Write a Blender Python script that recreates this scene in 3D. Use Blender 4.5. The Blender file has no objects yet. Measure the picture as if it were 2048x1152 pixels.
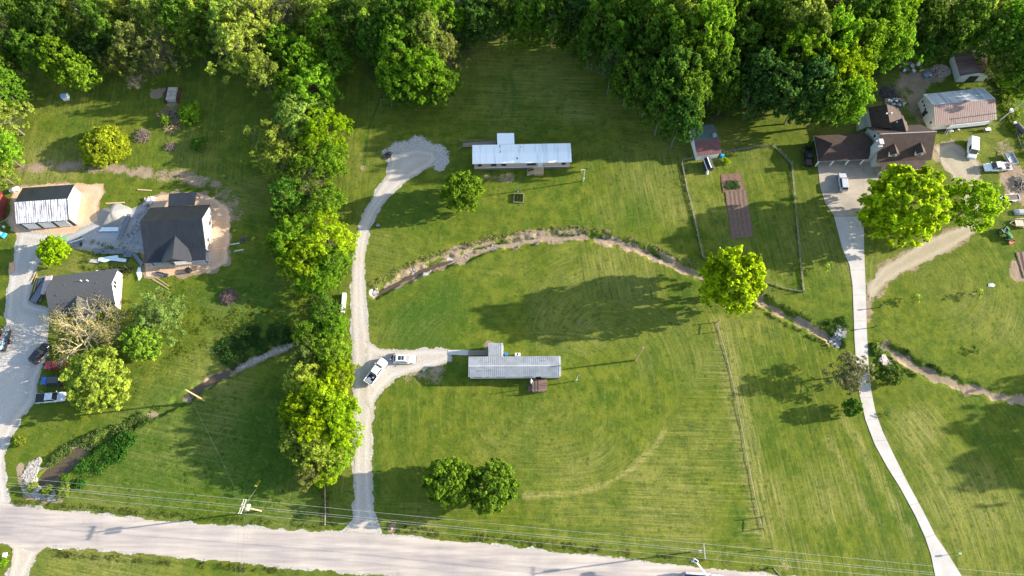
import bpy, bmesh, math, random
import numpy as np
from mathutils import Vector, Matrix
rad = math.radians
random.seed(7); RNG = np.random.default_rng(7)
SC = bpy.context.scene

# ------------------------------------------------------------------ camera, sky, sun, exposure
F, TH, HC = 1420.0, rad(20.6), 145.0
cd = bpy.data.cameras.new("camera"); cam = bpy.data.objects.new("camera", cd)
SC.collection.objects.link(cam); SC.camera = cam
cam.location = (0, 0, HC); cam.rotation_euler = (TH, 0, 0)
cd.sensor_width = 36; cd.lens = F / 2048 * 36; cd.clip_end = 6000; cd.clip_start = 1
SUN_EL, SUN_AZ = rad(17.5), rad(7.5)            # azimuth: degrees north of +x
w = bpy.data.worlds.new("World"); SC.world = w; w.use_nodes = True
nt = w.node_tree; sky = nt.nodes.new("ShaderNodeTexSky"); sky.sky_type = 'NISHITA'; sky.sun_disc = False
sky.sun_elevation = SUN_EL; sky.sun_rotation = math.pi / 2 - SUN_AZ; sky.air_density = 1.0; sky.dust_density = 1.0
nt.links.new(sky.outputs[0], nt.nodes["Background"].inputs[0]); nt.nodes["Background"].inputs[1].default_value = 0.14
sd = bpy.data.lights.new("sun", 'SUN'); so = bpy.data.objects.new("sun", sd); SC.collection.objects.link(so)
sd.energy = 5.0; sd.angle = rad(0.5); sd.color = (1.0, 0.91, 0.77)
dv = Vector((math.cos(SUN_EL) * math.cos(SUN_AZ), math.cos(SUN_EL) * math.sin(SUN_AZ), math.sin(SUN_EL)))
so.rotation_euler = dv.to_track_quat('Z', 'Y').to_euler()
SC.view_settings.view_transform = 'Standard'; SC.view_settings.look = 'None'
SC.view_settings.exposure = 1.65; SC.view_settings.gamma = 1
SC.cycles.max_bounces = 5; SC.cycles.transparent_max_bounces = 4; SC.cycles.diffuse_bounces = 3

# ------------------------------------------------------------------ survey: photo pixel -> point on the level z
cT, sT = math.cos(TH), math.sin(TH)
def G(px, py, z=0.0):
    d = (px - 1024, sT * F + cT * (576 - py), -cT * F + sT * (576 - py))
    t = (z - HC) / d[2]
    return Vector((d[0] * t, d[1] * t, z))
def GL(pts, z=0.0): return [tuple(G(x, y, z)[:2]) for x, y in pts]
def mpp(px, py, z=0.0): return (G(px + 1, py, z) - G(px, py, z)).length
def Z(ox, oy, s):                                # a magnified survey sheet: local -> photo pixel
    return lambda *p: [(ox + x * s, oy + y * s) for x, y in p]

# ------------------------------------------------------------------ object helpers
def tag(o, label=None, cat=None, group=None, kind=None):
    if label: o['label'] = label
    if cat: o['category'] = cat
    if group: o['group'] = group
    if kind: o['kind'] = kind
    return o
def empty(name, loc, rz=0.0, label=None, cat=None, group=None):
    o = bpy.data.objects.new(name, None); SC.collection.objects.link(o)
    o.empty_display_size = .3
    o.location = loc; o.rotation_euler = (0, 0, rz)
    return tag(o, label, cat, group)
class MB:
    def __init__(s): s.v = []; s.f = []
    def add(s, vs, fs):
        n = len(s.v); s.v += [tuple(v) for v in vs]; s.f += [tuple(i + n for i in f) for f in fs]; return s
    def box(s, cx, cy, cz, sx, sy, sz, rz=0.0, taper=1.0):
        c, q = math.cos(rz), math.sin(rz); vs = []
        for k, zz in ((1.0, -.5), (taper, .5)):
            for x, y in ((-.5, -.5), (.5, -.5), (.5, .5), (-.5, .5)):
                X, Y = x * sx * k, y * sy * k
                vs.append((cx + X * c - Y * q, cy + X * q + Y * c, cz + zz * sz))
        return s.add(vs, [(3, 2, 1, 0), (4, 5, 6, 7), (0, 1, 5, 4), (1, 2, 6, 5), (2, 3, 7, 6), (3, 0, 4, 7)])
    def prism(s, pts, z0, z1):
        n = len(pts); a = sum(pts[i][0] * pts[(i + 1) % n][1] - pts[(i + 1) % n][0] * pts[i][1] for i in range(n))
        if a < 0: pts = pts[::-1]
        vs = [(p[0], p[1], z0) for p in pts] + [(p[0], p[1], z1) for p in pts]
        return s.add(vs, [tuple(range(n))[::-1], tuple(range(n, 2 * n))] + [(i, (i + 1) % n, n + (i + 1) % n, n + i) for i in range(n)])
    def slab(s, quad, t):                        # quad: 3d points, thickened along its normal
        q = [Vector(p) for p in quad]; nn = Vector((0, 0, 0))
        for i in range(1, len(q) - 1): nn += (q[i] - q[0]).cross(q[i + 1] - q[0])
        nn.normalize()
        if nn.z < -1e-6: q = q[::-1]; nn = -nn
        n = len(q); lo = [p - nn * t for p in q]
        return s.add([*lo, *q], [tuple(range(n))[::-1], tuple(range(n, 2 * n))] + [(i, (i + 1) % n, n + (i + 1) % n, n + i) for i in range(n)])
    def poly(s, pts): return s.add(pts, [tuple(range(len(pts)))])
    def tube(s, p0, p1, r0, r1=None, n=6, cap=True):
        p0, p1 = Vector(p0), Vector(p1); r1 = r0 if r1 is None else r1
        d = (p1 - p0)
        if d.length < 1e-6: return s
        d.normalize(); a = d.orthogonal().normalized(); b = d.cross(a); vs = []
        for p, r in ((p0, r0), (p1, r1)):
            for i in range(n):
                t = 2 * math.pi * i / n; vs.append(p + a * (math.cos(t) * r) + b * (math.sin(t) * r))
        fs = [(i, (i + 1) % n, n + (i + 1) % n, n + i) for i in range(n)]
        if cap: fs += [tuple(range(n))[::-1], tuple(range(n, 2 * n))]
        return s.add(vs, fs)
    def path(s, pts, r0, r1=None, n=5):
        r1 = r0 if r1 is None else r1; m = len(pts) - 1
        for i in range(m): s.tube(pts[i], pts[i + 1], r0 + (r1 - r0) * i / m, r0 + (r1 - r0) * (i + 1) / m, n, False)
        return s
    def build(s, name, mat, parent=None, bevel=0, smooth=False):
        me = bpy.data.meshes.new(name); me.from_pydata(s.v, [], s.f); me.validate()
        o = bpy.data.objects.new(name, me); SC.collection.objects.link(o)
        if mat: me.materials.append(mat)
        if parent: o.parent = parent
        if bevel:
            m = o.modifiers.new("bevel", 'BEVEL'); m.width = bevel; m.segments = 2; m.limit_method = 'ANGLE'
        if smooth: me.polygons.foreach_set('use_smooth', [True] * len(me.polygons))
        return o
def quad_mesh(name, V, Fc, mat, tint=None, extra=None):
    me = bpy.data.meshes.new(name); nv, nf = len(V), len(Fc)
    me.vertices.add(nv); me.vertices.foreach_set('co', np.asarray(V, np.float32).ravel())
    me.loops.add(nf * 4); me.polygons.add(nf)
    me.loops.foreach_set('vertex_index', np.asarray(Fc, np.int32).ravel())
    me.polygons.foreach_set('loop_start', np.arange(nf, dtype=np.int32) * 4)
    me.update(calc_edges=True)
    if tint is not None:
        a = me.attributes.new('tint', 'FLOAT', 'POINT'); a.data.foreach_set('value', np.asarray(tint, np.float32))
    for k, arr in (extra or {}).items():
        a = me.attributes.new(k, 'FLOAT_COLOR', 'POINT'); a.data.foreach_set('color', np.asarray(arr, np.float32).ravel())
    me.materials.append(mat); return me
def link(name, me, parent=None):
    o = bpy.data.objects.new(name, me); SC.collection.objects.link(o)
    if parent: o.parent = parent
    return o

# ------------------------------------------------------------------ materials
def newmat(name):
    m = bpy.data.materials.new(name); m.use_nodes = True; t = m.node_tree
    return m, t, t.nodes["Principled BSDF"], (lambda k: t.nodes.new("ShaderNode" + k)), t.links.new
def ramp(N, stops):
    r = N('ValToRGB'); e = r.color_ramp.elements
    while len(e) < len(stops): e.new(0.5)
    for i, (p, c) in enumerate(stops): e[i].position = p; e[i].color = (*c, 1) if len(c) == 3 else c
    return r
_mc = {}
def M(name, c, rough=.7, var=.25, scale=1.5, metal=0.0, spec=.4, stretch=(1, 1, 1), c2=None, bump=.0, bscale=20):
    if name in _mc: return _mc[name]
    m, t, b, N, L = newmat(name)
    tc = N('TexCoord'); mp = N('Mapping'); mp.inputs['Scale'].default_value = stretch; L(tc.outputs['Object'], mp.inputs[0])
    n = N('TexNoise'); n.inputs['Scale'].default_value = scale; n.inputs['Detail'].default_value = 8; n.inputs['Roughness'].default_value = .65
    L(mp.outputs[0], n.inputs['Vector'])
    lo = tuple(max(0, x * (1 - var)) for x in c); hi = c2 or tuple(min(1, x * (1 + var)) for x in c)
    r = ramp(N, [(.3, lo), (.7, hi)]); L(n.outputs[0], r.inputs[0]); L(r.outputs[0], b.inputs['Base Color'])
    b.inputs['Roughness'].default_value = rough; b.inputs['Metallic'].default_value = metal
    b.inputs['Specular IOR Level'].default_value = spec
    if bump:
        n2 = N('TexNoise'); n2.inputs['Scale'].default_value = bscale; n2.inputs['Detail'].default_value = 4; L(mp.outputs[0], n2.inputs['Vector'])
        bp = N('Bump'); bp.inputs['Distance'].default_value = bump; L(n2.outputs[0], bp.inputs['Height']); L(bp.outputs[0], b.inputs['Normal'])
    _mc[name] = m; return m
def leafmat(name, rough=.5):
    m, t, b, N, L = newmat(name)
    oi = N('ObjectInfo'); at = N('Attribute'); at.attribute_name = 'tint'
    mr = N('MapRange'); mr.inputs[3].default_value = .45; mr.inputs[4].default_value = 1.5; L(at.outputs['Fac'], mr.inputs[0])
    mul = N('Mix'); mul.data_type = 'RGBA'; mul.blend_type = 'MULTIPLY'; mul.inputs[0].default_value = 1
    L(oi.outputs['Color'], mul.inputs[6]); L(mr.outputs[0], mul.inputs[7])
    hs = N('HueSaturation'); mh = N('MapRange'); mh.inputs[3].default_value = .508; mh.inputs[4].default_value = .492
    L(at.outputs['Fac'], mh.inputs[0]); L(mh.outputs[0], hs.inputs['Hue']); L(mul.outputs[2], hs.inputs['Color'])
    L(hs.outputs[0], b.inputs['Base Color']); b.inputs['Roughness'].default_value = .75; b.inputs['Specular IOR Level'].default_value = .08
    tr = N('BsdfTranslucent'); L(hs.outputs[0], tr.inputs[0]); mx = N('MixShader'); mx.inputs[0].default_value = .54
    L(b.outputs[0], mx.inputs[1]); L(tr.outputs[0], mx.inputs[2]); L(mx.outputs[0], t.nodes['Material Output'].inputs[0])
    return m
LEAF = leafmat('leaf')
def barkmat(name):
    m, t, b, N, L = newmat(name); oi = N('ObjectInfo'); tc = N('TexCoord'); n = N('TexNoise')
    n.inputs['Scale'].default_value = 4; n.inputs['Detail'].default_value = 6; L(tc.outputs['Object'], n.inputs['Vector'])
    r = ramp(N, [(.3, (.55, .55, .55)), (.7, (1.3, 1.3, 1.3))]); L(n.outputs[0], r.inputs[0])
    mul = N('Mix'); mul.data_type = 'RGBA'; mul.blend_type = 'MULTIPLY'; mul.inputs[0].default_value = 1
    L(oi.outputs['Color'], mul.inputs[6]); L(r.outputs[0], mul.inputs[7]); L(mul.outputs[2], b.inputs['Base Color'])
    b.inputs['Roughness'].default_value = .9; return m
BARK = barkmat('bark')
def gravelmat(name, lo, hi, tint=(.4, .33, .24), s=3.0):
    m, t, b, N, L = newmat(name); g = N('NewGeometry')
    n1 = N('TexNoise'); n1.inputs['Scale'].default_value = .35; n1.inputs['Detail'].default_value = 6
    n2 = N('TexNoise'); n2.inputs['Scale'].default_value = s; n2.inputs['Detail'].default_value = 6; n2.inputs['Roughness'].default_value = .8
    n3 = N('TexVoronoi'); n3.inputs['Scale'].default_value = s * 3
    for n in (n1, n2, n3): L(g.outputs['Position'], n.inputs['Vector'])
    r = ramp(N, [(.25, lo), (.75, hi)]); L(n2.outputs[0], r.inputs[0])
    r1 = ramp(N, [(.42, (0, 0, 0)), (.75, (.75, .75, .75))]); L(n1.outputs[0], r1.inputs[0])
    mx = N('Mix'); mx.data_type = 'RGBA'; L(r1.outputs[0], mx.inputs[0]); L(r.outputs[0], mx.inputs[6]); mx.inputs[7].default_value = (*tint, 1)
    at = N('Attribute'); at.attribute_name = 'tint'; ad = N('Math'); ad.operation = 'MULTIPLY_ADD'; ad.inputs[1].default_value = .7; L(n1.outputs[0], ad.inputs[0]); L(at.outputs['Fac'], ad.inputs[2])
    dv_ = N('Math'); dv_.operation = 'DIVIDE'; dv_.inputs[1].default_value = 4.0; L(ad.outputs[0], dv_.inputs[0])
    tr = ramp(N, [(.10, (.80, .79, .72)), (.22, (.97, .96, .94)), (.31, (1.07, 1.06, 1.05)), (.42, (.95, .94, .92)), (.55, (.90, .885, .86)), (.9, (1.02, 1.01, 1.0))]); L(dv_.outputs[0], tr.inputs[0])
    m3 = N('Mix'); m3.data_type = 'RGBA'; m3.blend_type = 'MULTIPLY'; m3.inputs[0].default_value = 1; L(mx.outputs[2], m3.inputs[6]); L(tr.outputs[0], m3.inputs[7])
    L(m3.outputs[2], b.inputs['Base Color']); b.inputs['Roughness'].default_value = .95; b.inputs['Specular IOR Level'].default_value = .1
    bp = N('Bump'); bp.inputs['Distance'].default_value = .06; L(n3.outputs[0], bp.inputs['Height']); L(bp.outputs[0], b.inputs['Normal'])
    return m

# ------------------------------------------------------------------ numpy noise and distance helpers
_T = RNG.random((256, 256))
def vnoise(x, y, seed=0):
    x = np.asarray(x) + seed * 17.3; y = np.asarray(y) + seed * 9.7
    xi = np.floor(x).astype(int); yi = np.floor(y).astype(int); fx = x - xi; fy = y - yi
    fx = fx * fx * (3 - 2 * fx); fy = fy * fy * (3 - 2 * fy)
    a = _T[xi & 255, yi & 255]; b = _T[(xi + 1) & 255, yi & 255]; c = _T[xi & 255, (yi + 1) & 255]; d = _T[(xi + 1) & 255, (yi + 1) & 255]
    return (a * (1 - fx) + b * fx) * (1 - fy) + (c * (1 - fx) + d * fx) * fy
def fbm(x, y, o=4, seed=0):
    r = 0; a = .5; n = 0
    for i in range(o): r = r + a * vnoise(x * 2 ** i, y * 2 ** i, seed + i * 3); n += a; a *= .5
    return r / n
def sdseg(X, Y, pts, closed):
    D = np.full(X.shape, 1e9); n = len(pts)
    for i in range(n if closed else n - 1):
        ax, ay = pts[i]; bx, by = pts[(i + 1) % n]; dx, dy = bx - ax, by - ay; l2 = dx * dx + dy * dy + 1e-9
        t = np.clip(((X - ax) * dx + (Y - ay) * dy) / l2, 0, 1)
        D = np.minimum(D, np.hypot(X - ax - t * dx, Y - ay - t * dy))
    return D
def inside(X, Y, pts):
    r = np.zeros(X.shape, bool); n = len(pts)
    for i in range(n):
        ax, ay = pts[i]; bx, by = pts[(i + 1) % n]
        if ay == by: continue
        c = ((ay > Y) != (by > Y)) & (X < (bx - ax) * (Y - ay) / (by - ay) + ax); r ^= c
    return r
def sdf(X, Y, pts):                              # negative inside
    D = np.full(X.shape, 50.0); p = np.array(pts); m = 6
    b = (X > p[:, 0].min() - m) & (X < p[:, 0].max() + m) & (Y > p[:, 1].min() - m) & (Y < p[:, 1].max() + m)
    if b.any():
        d = sdseg(X[b], Y[b], pts, True); D[b] = np.where(inside(X[b], Y[b], pts), -d, d)
    return D
def dline(X, Y, pts, m=8):
    D = np.full(X.shape, 50.0); p = np.array(pts)
    b = (X > p[:, 0].min() - m) & (X < p[:, 0].max() + m) & (Y > p[:, 1].min() - m) & (Y < p[:, 1].max() + m)
    if b.any(): D[b] = sdseg(X[b], Y[b], pts, False)
    return D
def sst(a, b, x): t = np.clip((x - a) / (b - a), 0, 1); return t * t * (3 - 2 * t)

# ------------------------------------------------------------------ surveyed outlines (photo pixels)
PX = dict(
 road=[(-60, 1000), (0, 1006), (100, 1020), (200, 1030), (300, 1041), (440, 1052), (579, 1062), (700, 1066), (770, 1070), (900, 1083), (1100, 1104), (1340, 1129), (1560, 1153), (2100, 1215), (2100, 1290), (1400, 1205), (860, 1156), (720, 1146), (620, 1137), (440, 1121), (300, 1108), (200, 1098), (120, 1091), (92, 1093), (70, 1105), (20, 1090), (0, 1085), (-60, 1078)],
 spur=[(14, 1086), (92, 1092), (72, 1110), (62, 1130), (50, 1160), (44, 1200), (10, 1200), (14, 1160), (22, 1130), (26, 1100)],
 lane=[(40, 462), (138, 470), (104, 496), (80, 520), (62, 560), (58, 605), (98, 618), (97, 660), (92, 715), (74, 760), (72, 800), (42, 835), (16, 880), (8, 915), (10, 960), (18, 1010), (-60, 1008), (-60, 700), (10, 658), (13, 600), (20, 550), (30, 505)],
 pad=[(160, 458), (215, 435), (262, 420), (300, 405), (295, 470), (292, 502), (240, 502), (178, 500), (130, 492), (118, 478)],
 dirt1=[(28, 375), (120, 366), (168, 367), (204, 370), (208, 388), (196, 410), (202, 440), (170, 466), (130, 478), (35, 474), (15, 445)],
 dirt2=[(262, 425), (300, 392), (350, 384), (400, 384), (436, 396), (462, 420), (463, 470), (457, 528), (420, 546), (350, 552), (288, 558), (284, 520), (288, 490), (272, 465)],
 drive=[(690, 1064), (706, 1040), (708, 1000), (708, 900), (708, 800), (707, 720), (704, 640), (704, 560), (706, 500), (718, 450), (736, 410), (760, 372), (776, 350), (778, 334), (783, 314), (802, 302), (835, 296), (866, 302), (876, 317), (862, 333), (838, 345), (805, 368), (775, 395), (752, 425), (738, 460), (731, 510), (730, 580), (733, 640), (740, 690), (752, 770), (748, 800), (742, 860), (742, 940), (744, 1000), (752, 1040), (762, 1070)],
 branch=[(733, 680), (760, 697), (800, 702), (850, 697), (897, 698), (903, 720), (870, 733), (825, 744), (790, 757), (765, 778), (752, 800), (744, 830), (730, 800)],
 lower=[(1668, 433), (1727, 433), (1728, 500), (1731, 570), (1733, 650), (1737, 730), (1743, 785), (1751, 825), (1766, 865), (1790, 915), (1815, 965), (1845, 1020), (1870, 1070), (1896, 1108), (1922, 1150), (1936, 1185), (1878, 1185), (1870, 1150), (1862, 1110), (1850, 1074), (1830, 1030), (1800, 975), (1775, 935), (1750, 890), (1731, 840), (1719, 790), (1713, 740), (1709, 680), (1707, 620), (1705, 570), (1699, 530), (1685, 498)],
 apron=[(1634, 318), (1640, 372), (1650, 405), (1668, 432), (1727, 432), (1729, 400), (1745, 385), (1762, 345), (1745, 318)],
 loop=[(1733, 640), (1735, 570), (1760, 535), (1800, 512), (1850, 478), (1895, 462), (1925, 450), (1935, 420), (1920, 385), (1900, 350), (1882, 330), (1868, 295), (1905, 283), (1930, 300), (1958, 325), (1964, 350), (1948, 380), (1962, 410), (1958, 455), (1945, 472), (1900, 500), (1850, 525), (1800, 550), (1765, 575), (1745, 600)],
 bed=[(1441, 350), (1481, 346), (1488, 381), (1493, 383), (1507, 474), (1462, 478), (1449, 386), (1443, 384)],
 beds=[(2030, 505), (2060, 500), (2060, 560), (2048, 552)],
 field=[(750, 790), (1020, 770), (1180, 775), (1300, 730), (1330, 870), (1210, 975), (1050, 992), (760, 985)],
 fieldE=[(1330, 870), (1455, 640), (1520, 1056), (1560, 1150), (1250, 1112), (760, 1065), (755, 990), (1050, 992), (1210, 975)],
 fieldR=[(1433, 640), (1560, 635), (1705, 720), (1715, 800), (1775, 940), (1860, 1110), (1870, 1170), (1540, 1160), (1522, 1056)],
 fieldRR=[(1740, 800), (1860, 770), (2080, 830), (2080, 1180), (1925, 1160), (1860, 1050), (1780, 890)],
)
W = {k: GL(v) for k, v in PX.items()}
CREEK = GL([(752, 588), (775, 575), (800, 562), (830, 546), (870, 530), (910, 518), (950, 505), (990, 492), (1040, 482), (1100, 474), (1160, 472), (1220, 480), (1280, 499), (1330, 521), (1370, 539), (1410, 553), (1470, 575), (1520, 600), (1560, 625), (1600, 645), (1640, 665), (1676, 686)])
CREEKR = GL([(1768, 694), (1790, 706), (1815, 722), (1840, 738), (1880, 757), (1930, 775), (1990, 790), (2060, 803), (2140, 820)])
CREEKL = GL([(660, 640), (620, 668), (590, 687), (540, 705), (500, 722), (462, 742), (430, 755), (402, 772), (375, 796), (320, 822), (270, 845), (220, 872), (185, 893), (140, 918), (105, 943), (82, 964)])
POND = Z(20, 870, .15625)((330, 580), (420, 470), (520, 390), (620, 300), (760, 200), (900, 130), (1080, 110), (1040, 170), (960, 260), (870, 330), (760, 450), (660, 560), (600, 640), (360, 640))
POND = GL(POND)
FOREST = GL([(-60, -80), (2120, -80), (2120, 130), (2020, 200), (1930, 130), (1870, 110), (1800, 110), (1740, 175), (1690, 235), (1600, 215), (1480, 215), (1390, 255), (1290, 215), (1190, 130), (1080, 70), (940, 80), (900, 160), (830, 190), (760, 165), (700, 80), (650, 190), (560, 190), (470, 130), (330, 110), (230, 130), (60, 110), (40, 130), (30, 330), (-60, 400)])

# ------------------------------------------------------------------ ground sheet
def carve(X, Y):
    n = fbm(X * .6, Y * .6, 3, 5); z = np.zeros(X.shape)
    for pts, wid, dep in ((CREEK, 1.5, .6), (CREEKR, 1.9, .5), (CREEKL, 1.5, .7)):
        d = dline(X, Y, pts) - (n - .5) * 1.6; z = np.minimum(z, -dep * (1 - sst(wid * .35, wid, d)))
    d = sdf(X, Y, POND); z = np.minimum(z, -1.0 * (1 - sst(-.6, .5, d)))
    return z
def axis(a, b, st, far):
    g = np.arange(a, b + st / 2, st); o = [st * 2]; 
    while sum(o) < far: o.append(o[-1] * 1.5)
    c = np.cumsum(o); return np.concatenate([(a - c)[::-1], g, b + c])
gx = axis(-136, 136, .27, 2500); gy = axis(-14, 140, .27, 2500)
X, Y = np.meshgrid(gx, gy); near = (abs(X) < 137) & (Y > -15) & (Y < 141)
SD = {k: sdf(X, Y, W[k]) for k in W}
hard = np.minimum.reduce([SD[k] for k in ('road', 'spur', 'lane', 'pad', 'dirt1', 'dirt2', 'drive', 'branch', 'lower', 'apron', 'loop')])
n1 = fbm(X * .5, Y * .5, 4, 1); n2 = fbm(X * .12, Y * .12, 3, 2); n3 = fbm(X * 1.7, Y * 1.7, 3, 3)
rough_z = ((fbm(X * .35, Y * .35, 3, 11) - .5) * .16 + (n3 - .5) * .07) * sst(0.3, 3, hard)
keep = sst(.2, 1.2, hard)
CZ = carve(X, Y)
Zg = CZ * keep + rough_z * near
Zg = np.where(near | (hard > 40), Zg, 0) - .012 * (hard < 1.2)
def msk(name, wdt, amp=1.0): return 1 - sst(-wdt, wdt, SD[name] + (n1 - .5) * amp * 3)
dC = np.minimum.reduce([dline(X, Y, CREEK), dline(X, Y, CREEKR), dline(X, Y, CREEKL)]) + (n1 - .5) * 3.0
# dirt
xw = 1 - sst(.6, 1.5, dC)
lc = X < -38; lm = np.minimum(dline(X, Y, GL([(372, 798), (402, 773), (430, 756), (462, 741), (520, 714), (590, 685)])), dline(X, Y, GL([(262, 848), (282, 838), (300, 831)]))) + (n1 - .5) * 1.6
xw = np.where(lc, 1 - sst(.5, 1.5, lm), xw)
pb = dline(X, Y, GL([(90, 935), (120, 912), (150, 898), (185, 890)])); xw = np.maximum(xw, .9 * (1 - sst(.2, 1.0, pb + (n1 - .5) * 1.5)))
pb = dline(X, Y, GL([(42, 935), (40, 965), (55, 990), (90, 1001), (122, 1000)])); xw = np.maximum(xw, (1 - sst(.3, 1.0, pb + (n1 - .5) * 1.2)))
dirt = np.maximum.reduce([xw * .8, .62 * (1 - sst(-.3, 1.4, SD['loop'] + (n1 - .5) * 3)), msk('dirt1', .6), msk('dirt2', .5)])
track = GL([(50, 335), (110, 330), (200, 337), (300, 346), (380, 356), (430, 372), (462, 395), (470, 430)])
dirt = np.maximum(dirt, (1 - sst(.5, 3.2, dline(X, Y, track))) * (.22 + .75 * n1))
for (px, py, r, a) in [(316, 187, 1.8, 1), (2034, 545, 2.3, 1), (2045, 380, 4.5, .8), (2025, 355, 3.5, .75), (1830, 200, 2.6, .7), (1832, 165, 3.6, .8), (1870, 150, 3, .7), (1800, 180, 3.5, .5), (1655, 620, .1, 0), (1940, 690, 1.5, .3), (1462, 600, 2.5, .5),
                       (1560, 1128, 2.5, .38), (1450, 1122, 2, .36), (975, 692, 1.2, .8), (1000, 356, 1.4, .5), (1020, 356, 1.3, .5), (980, 356, 1.2, .45), (445, 590, 1.5, .4), (385, 590, 1.2, .4), (782, 1057, .8, .7), (724, 336, .5, .5), (1910, 320, 4, .5), (2010, 300, 3, .5), (1830, 210, 2, .6), (1845, 235, 2.2, .6),
                       (820, 752, 2.5, .45), (870, 746, 3, .5), (1440, 345, 1.5, .2), (345, 200, 2.0, .6), (400, 430, .1, 0), (380, 270, 1.5, .25), (1950, 600, 1.2, .2)]:
    p = G(px, py); dirt = np.maximum(dirt, a * (1 - sst(r * .6, r * 1.4, np.hypot(X - p.x, Y - p.y) + (n1 - .5) * 2.5)))
# the mobile-home skirt strip
# gravel fringe
grav = np.maximum.reduce([1 - sst(-.3, .7, SD[k] + (n1 - .5) * 1.6) for k in ('road', 'lane', 'pad', 'drive', 'branch', 'spur')])
ub = dline(X, Y, GL([(770, 572), (800, 550), (840, 530), (880, 512), (950, 490), (1040, 469), (1110, 463), (1160, 462)])) + (n1 - .5) * 2; dirt = np.maximum(dirt, .62 * (1 - sst(.3, 1.3, ub)))
fr = GL([(452, 385), (468, 420), (468, 470)]); grav = np.maximum(grav, .36 * (1 - sst(.6, 2.2, dline(X, Y, fr) + (n1 - .5) * 2)))
fr = GL([(380, 352), (420, 366), (455, 385)]); grav = np.maximum(grav, .34 * (1 - sst(.6, 2.4, dline(X, Y, fr) + (n1 - .5) * 2)))
for (px, py, r) in [(66, 938, 1.8), (56, 960, 1.3), (75, 985, 1.4), (105, 993, 1.0), (748, 586, 1.0), (1768, 705, 1.2), (852, 547, 1.0), (900, 520, .8), (868, 312, 3.5), (835, 300, 4.0), (850, 300, 3), (800, 300, 3.2), (785, 308, 2.5), (880, 325, 2.2)]:
    p = G(px, py); grav = np.maximum(grav, .78 * (1 - sst(r * .5, r * 1.5, np.hypot(X - p.x, Y - p.y) + (n1 - .5) * 2)))
bedm = dline(X, Y, GL([(930, 500), (990, 490), (1040, 482), (1100, 476), (1160, 474), (1220, 484), (1280, 503), (1330, 524), (1400, 550)])); grav = np.maximum(grav, .40 * (1 - sst(.3, 1.2, bedm + (n1 - .5))))
bedm = dline(X, Y, GL([(474, 735), (510, 718), (550, 700), (590, 684)])); grav = np.maximum(grav, .55 * (1 - sst(.5, 1.1, bedm)))
# lush and dry grass
lush = np.clip((n2 - .42) * 2.2, 0, 1) * .6
for ln, wd_, a_ in (([(1020, 150), (1027, 175), (1028, 200), (1024, 232)], .5, .9), ([(1010, 160), (1008, 190), (1003, 228)], .5, .8), ([(765, 190), (745, 235), (733, 280), (728, 330)], .35, 1.0), ([(752, 800), (752, 900), (756, 990)], .5, .7), ([(680, 310), (700, 240)], .5, .4), ([(540, 1045), (300, 1030)], .8, .5)):
    lush = np.maximum(lush, a_ * (1 - sst(wd_ * .5, wd_ * 1.6, dline(X, Y, GL(ln)) + (n1 - .5) * .8)))
for (px, py, r, a) in [(860, 640, 14, .8), (330, 900, 22, .7), (560, 1010, 16, .6), (60, 860, 10, .3), (200, 1000, 14, .5), (900, 1010, 8, .3), (480, 620, 12, .8), (500, 900, 16, .8), (840, 420, 10, .5), (1650, 560, 7, .4), (1400, 1000, 1, 0)]:
    p = G(px, py); lush = np.maximum(lush, a * (1 - sst(r * .3, r * 1.1, np.hypot(X - p.x, Y - p.y) + (n2 - .5) * 14)))
dry = np.clip((fbm(X * .07, Y * .07, 3, 31) - .5) * 2.2, 0, 1) * .7
for (px, py, r, a) in [(1330, 1000, 12, .6), (1900, 1000, 9, .8), (1480, 900, 4, .9), (1470, 760, 3.5, .8), (1500, 1050, 5, .9), (1640, 980, 6, .6), (1240, 560, 10, .6), (1100, 170, 12, .5), (980, 120, 10, .35), (1840, 850, 4, .8), (200, 1130, 16, .8), (90, 340, 10, .8), (1550, 1000, 6, .6), (700, 420, 3, .2), (1960, 620, 8, .4), (1950, 1010, 10, .7), (1150, 215, 6, .6)]:
    p = G(px, py); dry = np.maximum(dry, a * (1 - sst(r * .2, r * 1.3, np.hypot(X - p.x, Y - p.y) + (n2 - .5) * 10)))
trail = GL([(1330, 865), (1300, 905), (1262, 940), (1210, 970), (1160, 985), (1100, 990), (1050, 990)])
dry = np.maximum(dry, 1.15 * (1 - sst(.1, 1.1, dline(X, Y, trail) + (n1 - .5) * 1.2)))
edge = GL([(1440, 650), (1470, 790), (1500, 920), (1530, 1060)])
dry = np.maximum(dry, .9 * (1 - sst(.3, 2.6, abs(dline(X, Y, edge) - .9))))
for ln in ([(1755, 880), (1800, 960), (1850, 1040), (1900, 1110)], [(1790, 830), (1850, 920), (1900, 1010), (1960, 1110)], [(1660, 880), (1700, 960), (1740, 1040)], [(1690, 840), (1760, 960), (1820, 1070)]):
    dry = np.maximum(dry, .75 * (1 - sst(.2, 1.7, dline(X, Y, GL(ln)) + (n1 - .5) * 1.5)))
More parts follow.
